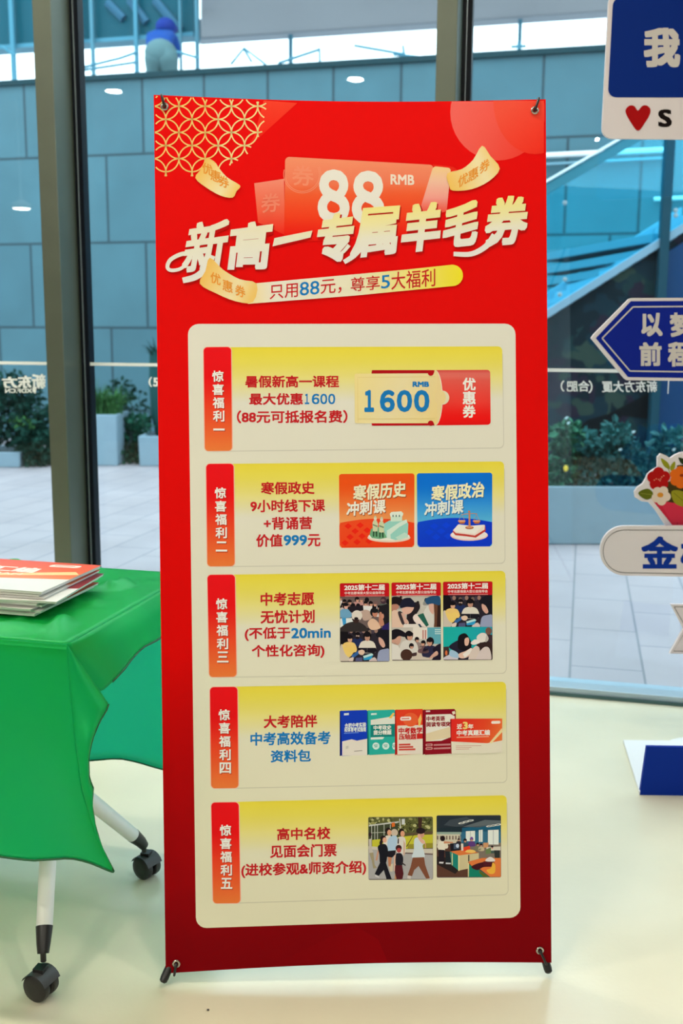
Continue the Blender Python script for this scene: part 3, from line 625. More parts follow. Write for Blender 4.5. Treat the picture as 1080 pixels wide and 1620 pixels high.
def body2():
    ink.poly([(20, 205), (530, 205), (530, 530), (20, 530)], (196, 188, 170), 3.5)
    for i in range(14):
        x, y = 120 + (i * 83) % 330, 225 + (i * 29) % 60; person(x, y, 15, HAIR, SKIN, [(226, 214, 200), (206, 196, 180), (170, 180, 170)][i % 3], 3.7, .3)
    ink.poly([(440, 290), (525, 250), (525, 520), (440, 520)], (52, 34, 30), 4.2); ink.poly([(450, 290), (490, 280), (480, 520), (450, 520)], (104, 66, 46), 4.3)
    ink.poly(spline([(370, 330), (430, 280), (450, 300), (450, 520), (390, 520), (340, 420)], 4), (214, 208, 192), 4.5); ink.poly(spline([(365, 240), (430, 210), (510, 215), (510, 300), (440, 285), (380, 290)], 4), (40, 78, 112), 4.8); ink.poly(spline([(400, 290), (445, 285), (450, 390), (410, 360)], 3), (214, 168, 146), 4.6)
    ink.poly(spline([(25, 230), (80, 215), (135, 240), (130, 300), (60, 310), (25, 330)], 4), (32, 24, 26), 4.6); ink.poly(spline([(25, 300), (80, 290), (100, 320), (60, 360), (25, 360)], 3), (186, 128, 104), 4.7)
    ink.poly(spline([(200, 310), (290, 270), (310, 330), (260, 420), (270, 490), (180, 490)], 4), (40, 32, 36), 4.7)
    ink.poly(spline([(25, 380), (70, 350), (140, 400), (200, 480), (130, 530), (25, 530)], 4), (226, 190, 162), 5.0); ink.poly(spline([(90, 370), (130, 370), (190, 470), (140, 500), (105, 430)], 3), (60, 50, 52), 5.1); ink.poly([(120, 380), (150, 380), (195, 480), (160, 490)], (216, 170, 148), 5.2)
    ink.poly(spline([(130, 330), (190, 300), (250, 320), (215, 380), (150, 390)], 4), (226, 176, 152), 5.2); ink.poly(spline([(110, 300), (140, 240), (210, 228), (262, 280), (255, 320), (180, 318), (120, 330)], 4), (30, 30, 46), 5.4)
    ink.poly(spline([(240, 420), (290, 390), (380, 500), (360, 520), (270, 480)], 3), (232, 212, 196), 5.3); ink.poly([(285, 400), (345, 380), (400, 500), (375, 518)], (40, 96, 78), 5.5); ink.poly([(290, 490), (310, 488), (332, 520), (312, 524)], (34, 54, 70), 5.5)
    ink.poly([(150, 490), (280, 490), (330, 528), (140, 530)], (226, 214, 196), 5.2)
    ink.poly([(20, 524), (530, 524), (530, 860), (20, 860)], (196, 186, 168), 5.8); ink.poly([(240, 524), (400, 524), (400, 640), (240, 640)], (228, 216, 196), 5.9); ink.poly([(385, 524), (530, 524), (530, 690), (450, 690), (430, 620), (385, 640)], (96, 164, 172), 6.0)
    for x in (335, 360): ink.poly([(x, 550), (x + 14, 550), (x + 14, 640), (x, 640)], (190, 130, 118), 6.1)
    for i in range(12): ink.poly([(462 + (i % 4) * 15, 540 + (i // 4) * 20), (472 + (i % 4) * 15, 540 + (i // 4) * 20), (472 + (i % 4) * 15, 552 + (i // 4) * 20), (462 + (i % 4) * 15, 552 + (i // 4) * 20)], (206, 226, 222), 6.2)
    ink.poly([(240, 700), (320, 690), (440, 830), (440, 858), (230, 858)], (206, 190, 168), 6.1)
    for x, y, s, tp, fc in ((280, 645, 24, (150, 130, 120), .4), (345, 680, 26, (110, 80, 80), -.4), (225, 710, 26, (70, 50, 48), .3), (415, 665, 40, (44, 42, 66), -.4)): person(x, y, s, HAIR, SKIN, tp, 6.3, fc)
    person(200, 605, 44, HAIR, SKIN, (214, 206, 190), 6.5, .5)
    ink.poly(spline([(25, 690), (60, 680), (110, 740), (140, 858), (25, 858)], 3), (222, 214, 196), 7.0); ink.poly(spline([(60, 620), (110, 600), (120, 650), (90, 700), (25, 680), (25, 640)], 4), (206, 156, 130), 7.0); ink.poly(spline([(25, 560), (90, 540), (165, 580), (160, 620), (100, 610), (60, 640), (25, 640)], 4), (28, 24, 30), 7.2)
    ink.poly(ell(175, 800, 60, 58, 20), (72, 46, 36), 7.2); ink.poly(spline([(440, 740), (525, 690), (525, 858), (430, 858), (460, 800)], 4), (32, 26, 40), 7.0); ink.poly(spline([(440, 790), (480, 760), (490, 800), (400, 840)], 3), (206, 160, 136), 7.2)
def body3():
    fair(545, 200, 493 / 833, 320 / 580)
    ink.grad([(545, 518), (1036, 518), (1036, 856), (545, 856)], (545, 600), (960, 560), [(0, (26, 176, 140)), (.35, (30, 170, 160)), (.65, (40, 130, 180)), (1, (60, 70, 170))], 7, 10)
    ink.poly(spline([(545, 830), (640, 790), (720, 850), (720, 858), (545, 858)], 3), (206, 196, 196), 7.4); ink.poly([(545, 720), (600, 715), (610, 800), (560, 830), (545, 830)], (62, 50, 48), 7.3); ink.poly(ell(575, 780, 12, 26, 12), (214, 110, 60), 7.5)
    ink.poly(spline([(600, 720), (700, 650), (790, 660), (840, 760), (800, 858), (700, 858), (690, 780)], 4), (36, 34, 48), 7.5); ink.poly(spline([(620, 750), (690, 780), (700, 830), (610, 810)], 3), (160, 190, 206), 7.6)
    ink.poly(spline([(690, 690), (700, 610), (760, 582), (800, 620), (830, 700), (780, 760), (700, 740)], 4), (26, 22, 26), 7.8); ink.poly(spline([(760, 640), (795, 625), (805, 660), (790, 705), (762, 700)], 3), (222, 178, 152), 8.0)
    ink.poly(spline([(700, 790), (770, 760), (830, 730), (840, 780), (770, 830), (710, 830)], 4), (226, 186, 160), 8.0); ink.poly([(740, 790), (820, 730), (850, 760), (760, 830)], (236, 224, 206), 8.1)
    person(1000, 560, 34, (120, 84, 70), SKIN, (60, 44, 50), 7.6, None)
    ink.poly(spline([(880, 700), (960, 660), (1036, 700), (1036, 858), (860, 858)], 4), (52, 36, 34), 8.1); ink.poly(spline([(900, 780), (960, 720), (1010, 740), (1020, 858), (880, 858)], 4), (214, 196, 184), 8.3); ink.poly(spline([(820, 770), (870, 710), (910, 740), (890, 858), (800, 858)], 4), (216, 196, 178), 8.2)
    ink.poly(spline([(880, 620), (920, 582), (970, 585), (1000, 640), (960, 668), (900, 672)], 4), (226, 216, 200), 8.5); ink.poly(spline([(820, 680), (860, 645), (905, 655), (910, 680), (850, 698)], 4), (232, 222, 206), 8.6); ink.poly(spline([(980, 600), (1000, 630), (990, 660), (965, 668)], 3), (190, 180, 168), 8.7)
for (k, ox, oy, rc, bd) in ((10.8, 535, 910, (25, 138, 868, 1482), body1), (6.353, 615, 910, (25, 74, 520, 858), body2), (6.353, 615, 910, (543, 66, 1038, 855), body3)):
    x0, y0, x1, y1 = card(k, ox, oy, rc, bd)
    ink.poly(rr([(x0, y0), (x1, y0 - .6), (x1, y0 + 20.6), (x0, y0 + 21)], 2), (196, 22, 30), 9.2)
    ink.text('2025第十二届', sl(x0 + 7, y0 + 1.6, x1 - 7.2, y0 + 11.2, -.01), (246, 228, 212), 9.8, .036)
    ink.text('中考志愿填报大型公益指导会', sl(x0 + 7.5, y0 + 12.8, x1 - 7.4, y0 + 17.4, -.01), (244, 214, 200), 9.8, .018)
    ink.stroke([(x0 + 8, y0 + 20), (x1 - 7, y0 + 19.6)], .6, (244, 190, 176), 9.8, sm=False)

# row four: exam booklets
def bk(x, y, k=3.6): return (520 + x / k, 1080 + y / k)
def book(x0, y0, x1, y1, spine, cov, lv, sk=6):
    ink.poly([bk(*p) for p in ((x0, y0 + 4), (x0 + 12, y0), (x0 + 12, y1 - 4), (x0, y1))], spine, lv)
    ink.poly([bk(*p) for p in ((x0 + 4, y0 + 2), (x1 - 8, y0 - 3), (x1, y0 + 8), (x1, y1 - 9), (x0 + 12, y1))], cov, lv + .2)
def bp(pts, c, lv): ink.poly([bk(*p) for p in pts], c, lv)
def bt(t, x0, y0, x1, y1, c, lv, b=.03, k=-.02): 
    a, b_ = bk(x0, y0), bk(x1, y1); ink.text(t, sl(a[0], a[1], b_[0], b_[1], k), c, lv, b)
book(62, 158, 222, 418, (14, 26, 96), (22, 60, 176), 3.2)
bp([(76, 334), (130, 322), (160, 330), (222, 318), (222, 412), (76, 416)], (228, 218, 196), 3.6); bt('合肥中考实验', 90, 228, 212, 254, (226, 232, 244), 3.8, .03, -.06); bt('和体育考试指南', 88, 252, 212, 280, (226, 232, 244), 3.8, .03, -.03); bp([(86, 286), (170, 282), (170, 286), (86, 290)], (110, 150, 220), 3.8); bp([(86, 174), (114, 172), (114, 184), (86, 186)], (214, 222, 240), 3.8)
bp([(96, 362), (112, 358), (112, 374), (96, 378)], (206, 198, 178), 3.8); bp([(144, 388), (190, 384), (190, 388), (144, 392)], (150, 140, 128), 3.8)
book(218, 156, 380, 412, (16, 110, 100), (44, 172, 152), 3.9)
bp([(238, 212), (372, 190), (378, 192), (378, 240), (238, 246)], (222, 222, 200), 4.3); bp([(238, 240), (378, 234), (378, 306), (238, 310)], (24, 128, 116), 4.4); bp([(340, 200), (366, 170), (374, 176), (356, 204)], (240, 190, 90), 4.5); bt('中考政史', 254, 242, 356, 268, (236, 240, 226), 4.7); bt('提分精题', 254, 270, 356, 296, (236, 240, 226), 4.7)
bp([(238, 312), (300, 308), (316, 310), (306, 322), (238, 324)], (220, 230, 214), 4.6); bp([(240, 174), (272, 172), (272, 182), (240, 184)], (214, 236, 226), 4.6)
for x in (268, 324, 372): ink.poly(ell(*bk(x, 360), 5.6 if x < 370 else 3.2, 5.6, 18), (206, 228, 214), 4.6); bp([(x - 12, 354), (x + 10, 353), (x + 10, 357), (x - 12, 358)], (60, 150, 130), 4.8); bp([(x - 8, 363), (x + 8, 362), (x + 8, 366), (x - 8, 367)], (60, 150, 130), 4.8)
book(376, 152, 540, 412, (160, 24, 20), (226, 62, 34), 4.9)
bp([(390, 244), (540, 240), (540, 404), (390, 409)], (228, 214, 190), 5.2); ink.poly(ell(*bk(465, 210), 12, 11, 20), (234, 96, 50), 5.3); ink.poly(rr([bk(406, 194), bk(468, 192), bk(468, 214), bk(406, 216)], 2.5), (240, 224, 206), 5.5); bp([(414, 202), (458, 200), (458, 206), (414, 208)], (206, 100, 80), 5.7); bp([(510, 246), (508, 210), (524, 176), (528, 206), (520, 244)], (242, 196, 96), 5.5)
bt('中考数学', 396, 254, 532, 290, (196, 24, 26), 5.6, .045); bp([(500, 290), (540, 288), (540, 318), (500, 320)], (206, 40, 34), 5.5); bt('压轴题', 398, 290, 498, 324, (196, 24, 26), 5.6, .045)
for y, w in ((348, 66), (362, 82), (376, 94)): bp([(398, y), (398 + w, y - 2), (398 + w, y + 8), (398, y + 10)], (206, 74, 60), 5.6)
book(534, 152, 722, 410, (112, 12, 22), (142, 18, 32), 5.8)
bp([(552, 182), (692, 178), (716, 190), (716, 300), (640, 330), (552, 334)], (230, 222, 200), 6.2); bp([(700, 165), (716, 160), (720, 176), (706, 182)], (240, 220, 190), 6.3); bp([(552, 290), (620, 270), (690, 250), (690, 312), (552, 334)], (224, 204, 160), 6.25)
bt('中考英语', 555, 190, 660, 218, (142, 18, 32), 6.5, .04); bt('阅读专项突', 555, 222, 692, 250, (142, 18, 32), 6.5, .04)
for y in (348, 368): ink.poly(rr([bk(551, y), bk(590, y - 2), bk(590, y + 12), bk(551, y + 14)], 1.5), (214, 150, 140), 6.4); bp([(596, y + 2), (692, y - 2), (692, y + 8), (596, y + 11)], (196, 130, 124), 6.4); bp([(556, y + 4), (584, y + 3), (584, y + 8), (556, y + 9)], (120, 20, 30), 6.6)
bp([(552, 158), (576, 157), (576, 166), (552, 167)], (226, 200, 190), 6.3)
bp([(690, 208), (698, 204), (700, 402), (694, 406)], (150, 20, 24), 7); ink.grad([bk(*p) for p in ((696, 205), (986, 204), (986, 330), (900, 345), (696, 336))], bk(696, 205), bk(980, 330), [(0, (222, 40, 34)), (.6, (230, 70, 36)), (1, (236, 120, 56))], 7.2, 10)
bp([(696, 334), (900, 344), (986, 328), (986, 398), (698, 404)], (228, 218, 188), 7.3); bp([(914, 340), (984, 258), (986, 280), (926, 344)], (240, 214, 150), 7.5); ink.poly(rr([bk(924, 218), bk(976, 216), bk(976, 232), bk(924, 234)], 2), (240, 222, 200), 7.5)
bt('近', 728, 234, 758, 264, (246, 226, 200), 7.7, .035); bt('3', 762, 222, 790, 264, (246, 206, 110), 7.7, .04); bt('年', 792, 234, 822, 262, (246, 226, 200), 7.7, .035); bt('中考真题汇编', 727, 268, 916, 300, (248, 234, 214), 7.7, .032); bp([(727, 308), (910, 304), (910, 308), (727, 313)], (240, 190, 150), 7.7)
for y, w in ((358, 145), (368, 90), (377, 76)): bp([(722, y), (722 + w, y - 2), (722 + w, y + 1), (722, y + 3)], (206, 150, 130), 7.7)

# row five: a street photo and a workshop photo
def street():
    Y = lambda pts, c, lv: ink.poly(pts, c, lv)
    Y([(60, 100), (950, 80), (950, 420), (60, 420)], (92, 94, 50), 3.4)
    rnd = random.Random(3)
    for i in range(130):
        x, y = rnd.uniform(60, 945), rnd.uniform(105, 300); c = rnd.choice([(70, 74, 34), (116, 116, 60), (58, 60, 34), (150, 146, 84), (104, 100, 52), (186, 182, 120)])
        Y(ell(x, y, rnd.uniform(8, 34), rnd.uniform(8, 22), 9, rnd.uniform(0, 3)), c, 3.5 + i * .002)
    Y([(740, 100), (800, 100), (790, 260), (750, 260)], (66, 44, 36), 3.9)
    Y([(70, 235), (470, 190), (470, 410), (70, 420)], (64, 70, 48), 3.9); Y([(70, 215), (480, 165), (482, 182), (72, 235)], (196, 196, 182), 4.1)
    for x in (105, 148, 185, 275, 360): Y([(x, 210), (x + 8, 208), (x + 8, 415), (x, 417)], (206, 206, 186), 4.2)
    Y([(90, 320), (300, 310), (300, 318), (90, 328)], (186, 186, 160), 4.2); Y([(380, 185), (425, 180), (428, 235), (385, 245)], (222, 110, 40), 4.4); Y([(520, 135), (562, 132), (562, 208), (520, 210)], (206, 206, 196), 4.4); Y([(486, 130), (498, 130), (510, 260), (498, 262)], (206, 206, 190), 4.4)
    Y([(115, 420), (950, 330), (950, 530), (560, 540), (115, 520)], (196, 190, 54), 4.3); Y([(600, 480), (950, 460), (950, 530), (600, 540)], (150, 140, 46), 4.35); Y([(580, 510), (690, 330), (696, 334), (590, 515)], (80, 66, 44), 4.5); Y([(560, 330), (940, 300), (940, 345), (560, 356)], (96, 80, 56), 4.4)
    Y([(60, 505), (560, 545), (950, 540), (950, 610), (560, 600), (60, 545)], (206, 196, 172), 4.5); Y([(560, 590), (950, 605), (950, 626), (560, 608)], (116, 98, 90), 4.6); Y([(60, 545), (560, 606), (950, 626), (950, 980), (60, 980)], (172, 168, 160), 4.5)
    # far walker at the edge
    Y(ell(88, 345, 22, 28), (54, 40, 40), 4.8); Y([(70, 410), (108, 400), (110, 540), (132, 590), (75, 600)], (196, 186, 168), 4.8); Y([(75, 595), (132, 590), (150, 760), (180, 800), (130, 810), (110, 700)], (160, 146, 110), 4.8)
    # two friends with backpacks behind
    for x, y, tp in ((335, 300, (226, 214, 196)), (515, 315, (222, 212, 194))):
        Y(spline([(x - 60, y + 110), (x - 20, y + 60), (x + 50, y + 80), (x + 60, y + 200), (x + 40, y + 300), (x - 60, y + 290)], 4), tp, 5); Y(ell(x, y, 40, 50), (40, 28, 28), 5.1); Y(ell(x + 16, y + 20, 30, 40), (222, 160, 120), 5.3)
    Y(ell(420, 320, 48, 50), (206, 186, 160), 5.2); Y(spline([(330, 420), (400, 360), (460, 390), (440, 560), (400, 600), (330, 560)], 4), (176, 200, 222), 5.4); Y([(325, 570), (440, 560), (430, 620), (390, 660), (320, 650)], (34, 30, 36), 5.5); Y([(330, 650), (385, 650), (370, 780), (340, 780)], (196, 130, 90), 5.4); Y([(340, 770), (400, 740), (395, 850), (360, 850)], (214, 196, 160), 5.4); Y([(545, 420), (568, 470), (560, 630), (540, 630)], (206, 170, 140), 5.3)
    Y([(468, 395), (482, 400), (480, 470), (462, 470)], (40, 36, 44), 5.5)
    # woman in black
    Y(ell(268, 405, 40, 46), (40, 28, 30), 5.8); Y(spline([(230, 420), (215, 470), (240, 490), (262, 440)], 3), (36, 26, 28), 5.7); Y(ell(286, 420, 28, 36), (226, 168, 134), 6.0)
    Y(spline([(192, 520), (230, 478), (300, 480), (330, 540), (325, 620), (300, 740), (225, 735), (215, 620)], 4), (28, 28, 34), 6.1); Y([(192, 560), (212, 560), (185, 700), (160, 700)], (206, 150, 116), 6.0)
    Y([(225, 725), (305, 730), (345, 850), (385, 960), (315, 965), (275, 830), (205, 910), (150, 885)], (30, 30, 36), 6.2); Y([(160, 895), (215, 925), (205, 935), (155, 915)], (214, 206, 196), 6.1)
    # schoolchild
    Y(ell(478, 530, 42, 44), (60, 34, 34), 6.4); Y(ell(482, 560, 30, 32), (176, 70, 66), 6.5); Y(spline([(440, 620), (480, 598), (520, 610), (540, 680), (520, 775), (440, 765)], 4), (36, 34, 40), 6.5); Y([(505, 600), (535, 590), (545, 620), (520, 650)], (210, 200, 190), 6.45); Y([(415, 630), (440, 620), (432, 850), (410, 840)], (224, 180, 150), 6.4); Y([(430, 765), (525, 765), (545, 880), (530, 950), (450, 960), (425, 860)], (84, 32, 36), 6.6); Y([(430, 860), (485, 880), (480, 965), (420, 965)], (196, 140, 96), 6.55); Y([(520, 720), (575, 760), (572, 775), (520, 745)], (60, 50, 50), 6.6)
    # man in a pale shirt
    Y(ell(778, 295, 62, 42), (40, 30, 32), 6.2); Y(ell(788, 345, 40, 46), (206, 150, 120), 6.1); Y(spline([(690, 420), (735, 385), (815, 415), (840, 460), (805, 500), (830, 665), (665, 665), (685, 560)], 4), (206, 216, 220), 6.3); Y(spline([(735, 350), (760, 335), (790, 395), (840, 450), (800, 470), (745, 400)], 3), (222, 172, 144), 6.6)
    Y([(835, 460), (850, 470), (850, 535), (840, 530)], (206, 150, 110), 6.4)
    Y([(670, 660), (825, 655), (840, 760), (905, 945), (855, 950), (750, 775), (690, 830), (660, 915), (600, 900), (640, 790)], (128, 78, 54), 6.5); Y([(600, 905), (650, 905), (640, 955), (595, 945)], (206, 196, 180), 6.4); Y([(850, 945), (905, 940), (930, 955), (860, 962)], (214, 206, 190), 6.4)
def workshop():
    Y = lambda pts, c, lv: ink.poly(pts, c, lv)
    Y([(80, 80), (930, 70), (930, 300), (80, 310)], (42, 50, 56), 3.4); Y([(180, 210), (260, 140), (480, 100), (560, 150), (400, 240)], (64, 72, 76), 3.5); Y([(430, 230), (720, 140), (925, 150), (925, 190), (640, 240)], (96, 104, 104), 3.6); Y([(380, 250), (925, 190), (925, 290), (380, 300)], (34, 92, 116), 3.6); Y([(80, 250), (420, 225), (420, 300), (80, 300)], (36, 48, 54), 3.7)
    for x, y in ((415, 182), (470, 165), (530, 150), (780, 222), (830, 214), (890, 204)): Y(ell(x, y, 46, 12, 16, -.15), (232, 236, 232), 3.9); Y(ell(x, y, 26, 5, 16, -.15), (50, 60, 66), 4.0)
    Y([(80, 300), (410, 300), (410, 460), (80, 460)], (206, 196, 166), 3.6); Y([(80, 300), (410, 300), (410, 330), (80, 330)], (150, 170, 150), 3.7)
    for i in range(8): Y([(90 + i * 40, 350), (108 + i * 40, 350), (108 + i * 40, 400), (90 + i * 40, 400)], (120, 100, 86), 3.8)
    Y([(395, 290), (930, 260), (930, 470), (395, 470)], (54, 108, 130), 3.6)
    for x0, x1, y0, y1 in ((470, 590, 290, 420), (640, 690, 275, 430), (760, 900, 275, 465)): Y([(x0, y0), (x1, y0 - 6), (x1, y1), (x0, y1)], (228, 230, 222), 3.8); Y([((x0 + x1) / 2 - 3, y0), ((x0 + x1) / 2 + 3, y0), ((x0 + x1) / 2 + 3, y1), ((x0 + x1) / 2 - 3, y1)], (150, 160, 160), 3.9)
    Y([(395, 470), (930, 440), (930, 660), (395, 660)], (126, 112, 96), 3.7); Y([(80, 460), (400, 470), (640, 660), (500, 900), (80, 910)], (92, 60, 46), 3.9); Y([(80, 620), (270, 640), (380, 800), (330, 850), (80, 720)], (44, 36, 34), 4.0)
    for x, y, s, c in ((375, 400, 17, (50, 46, 50)), (460, 410, 24, (60, 80, 90)), (545, 395, 24, (96, 62, 120)), (625, 460, 20, (120, 120, 90)), (670, 470, 20, (196, 180, 140)), (815, 500, 20, (70, 90, 80))): person(x, y, s, (36, 30, 34), SKIN, c, 4.2, .2)
    Y(ell(545, 382, 18, 20), (120, 80, 150), 5.1)
    Y([(700, 440), (770, 440), (760, 500), (700, 510)], (206, 150, 100), 4.6); Y([(740, 500), (925, 490), (925, 540), (740, 545)], (214, 204, 180), 4.6); Y([(840, 540), (915, 540), (915, 640), (850, 640)], (50, 54, 50), 4.7); Y([(730, 530), (800, 500), (800, 580), (730, 590)], (110, 130, 80), 4.65)
    person(165, 385, 34, (40, 26, 26), SKIN, (226, 214, 184), 4.6, None); Y([(110, 420), (185, 420), (195, 540), (105, 540)], (228, 218, 190), 5.4); Y([(105, 530), (190, 535), (185, 700), (115, 690)], (36, 30, 36), 5.5); Y([(195, 550), (255, 555), (270, 700), (210, 705)], (34, 40, 44), 5.3); Y([(180, 420), (300, 430), (300, 445), (180, 450)], (206, 140, 100), 5.5); Y([(120, 690), (180, 692), (170, 715), (118, 710)], (220, 214, 206), 5.6); Y([(205, 700), (275, 704), (270, 722), (205, 720)], (206, 206, 200), 5.6)
    Y([(260, 555), (380, 600), (380, 810), (280, 730)], (34, 130, 112), 5.4); Y([(380, 605), (640, 575), (640, 650), (500, 690), (500, 780), (380, 805)], (206, 190, 140), 5.4); Y([(265, 555), (450, 530), (640, 570), (380, 608)], (222, 120, 60), 5.7); Y([(500, 600), (515, 598), (515, 680), (500, 690)], (50, 44, 40), 5.6); Y([(368, 606), (384, 604), (384, 812), (368, 806)], (226, 214, 150), 5.65); Y([(284, 575), (296, 580), (296, 738), (284, 732)], (226, 214, 150), 5.65)
    Y([(262, 450), (390, 440), (390, 540), (270, 550)], (30, 30, 36), 6.0); Y([(310, 455), (380, 450), (380, 520), (310, 525)], (70, 84, 100), 6.2); Y(ell(360, 480, 22, 26), (196, 204, 214), 6.3); Y([(405, 450), (435, 450), (440, 540), (410, 545)], (228, 214, 190), 6.0); Y([(435, 500), (520, 480), (530, 545), (440, 550)], (226, 66, 36), 6.1); Y(spline([(460, 560), (500, 530), (570, 535), (600, 560), (540, 575)], 3), (236, 190, 96), 6.2)
    Y([(500, 690), (680, 640), (930, 640), (930, 890), (790, 890), (660, 790), (540, 740)], (226, 122, 60), 6.0); Y([(500, 720), (650, 800), (780, 890), (510, 895)], (26, 128, 100), 6.2); Y([(640, 800), (770, 885), (700, 893), (650, 840)], (90, 104, 40), 6.3); Y([(496, 700), (512, 710), (508, 896), (496, 896)], (222, 210, 150), 6.4)
    Y(spline([(540, 760), (600, 720), (720, 690), (840, 700), (830, 750), (700, 760), (620, 800)], 4), (70, 26, 32), 6.6); Y([(700, 685), (840, 680), (830, 740), (700, 745)], (84, 28, 36), 6.7); Y(spline([(730, 660), (790, 625), (850, 660), (840, 685), (740, 685)], 4), (226, 214, 200), 6.9); Y(spline([(740, 800), (800, 770), (820, 700), (855, 730), (850, 830), (790, 850)], 4), (236, 176, 60), 6.8)
card(8.64, 575, 1280, (62, 108, 945, 966), street)
card(8.308, 680, 1280, (84, 82, 930, 900), workshop)

ink.grad([(436, 1524), (560, 1464), (598, 1486), (613, 1522)], (440, 1520), (600, 1490), [(0, (126, 1, 8)), (1, (136, 2, 9))], .6, 8)

# the banner as one thing: printed sheet, eyelets, cords, and the folding cross stand behind it
foot_l, foot_r = onz(257, 1561), onz(868, 1546)
ban = thing('display_banner', (foot_l + foot_r) / 2, 'tall red printed banner sheet tied to a folding cross stand on the floor', 'banner')
ink.build('sheet', ink_mat('ink_banner', 0.5, 0.05), ban)
m_blk = mat('black_plastic', (0.012, 0.012, 0.013), rough=0.4)
m_steel = mat('eyelet_steel', (0.5, 0.49, 0.45), rough=0.25, metal=1.0)
eyes = [(260.5, 169), (845.5, 175), (279, 1524), (853.5, 1503)]
edge_pts = [(256, 152), (851, 157), (276, 1541), (863, 1524)]
tips = [onban(257, 151, -0.02), onban(850, 157, -0.02), foot_l, foot_r]
for (ex, ey), (qx, qy), tip in zip(eyes, edge_pts, tips):
    c = onban(ex, ey, 0.0024)
    g = MB().lathe(c - b_n * 0.001, b_n, [(0.0042, 0), (0.0078, 0), (0.0082, 0.0012), (0.0070, 0.0022), (0.0046, 0.0018)], 20, cap=False)
    obj('eyelet', g, m_steel, ban, smooth=True)
    pts = [onban(ex, ey, -0.006), onban(ex, ey, 0.005), onban(ex * .75 + qx * .25, ey * .75 + qy * .25, 0.008), onban(ex * .3 + qx * .7, ey * .3 + qy * .7, 0.008), onban(qx, qy, 0.005), onban(qx, qy, -0.012)]
    obj('cord', MB().tube(pts, 0.0026, 8), m_blk, ban, smooth=True)
hub = onban(556, 900, -0.10)
obj('hub', MB().lathe(hub - b_n * 0.03, b_n, [(0.012, 0), (0.034, 0.004), (0.036, 0.04), (0.02, 0.05)], 20), m_blk, ban, smooth=True)
for (ex, ey), tip, low in zip(eyes, tips, (0, 0, 1, 1)):
    if low:
        sx = -1 if ex < 500 else 1
        top = onban(ex + 3 * sx, ey - 10, -0.022); tp = tip + ez * 0.009
        obj('pole', MB().tube([hub, (hub + top) / 2, top], 0.0075, 10), m_blk, ban, smooth=True)
        dd = (tp - top).normalized()
        obj('foot_cap', MB().tube([top - dd * .004, top + dd * .01, tp - dd * .010, tp - dd * .003, tp], [0.0078, 0.0082, 0.0088, 0.0078, 0.004], 14), m_blk, ban, smooth=True)
    else:
        obj('pole', MB().tube([hub, hub * .5 + tip * .5, tip], [0.0075, 0.0075, 0.006], 10), m_blk, ban, smooth=True)
rear = V((hub.x + b_h.x * .42, hub.y + b_h.y * .42, 0.0))
obj('rear_pole', MB().tube([hub, hub * .2 + rear * .8, rear + ez * 0.01], 0.0075, 10), m_blk, ban, smooth=True)

# ================================================================== folding table on castors
TZ = 0.745
C0 = onz(106, 1020, TZ); C0.z = 0
TD, TL = 0.60, 1.40
def T(a, b, z): return C0 - gd * a + gn * b + ez * z         # a along the table away from its visible end, b towards the window
m_white = mat('white_powder_coat', (0.80, 0.80, 0.77), rough=0.35)
m_tabletop = mat('table_laminate', (0.72, 0.70, 0.66), rough=0.4)
ctr = T(TL / 2, TD / 2, 0)
table = thing('folding_table', ctr, 'white legged folding table on black castors under the green cloth', 'table')
mb = MB(); mb.hexa([T(0.006, 0.006, TZ - 0.032), T(TL, 0.006, TZ - 0.032), T(TL, TD - 0.006, TZ - 0.032), T(0.006, TD - 0.006, TZ - 0.032)], [T(0.006, 0.006, TZ - 0.004), T(TL, 0.006, TZ - 0.004), T(TL, TD - 0.006, TZ - 0.004), T(0.006, TD - 0.006, TZ - 0.004)])
obj('tabletop', mb, m_tabletop, table, bevel=0.004)
n_axle = onz(65, 1556, 0.030); f_axle = onz(232, 1369, 0.030)
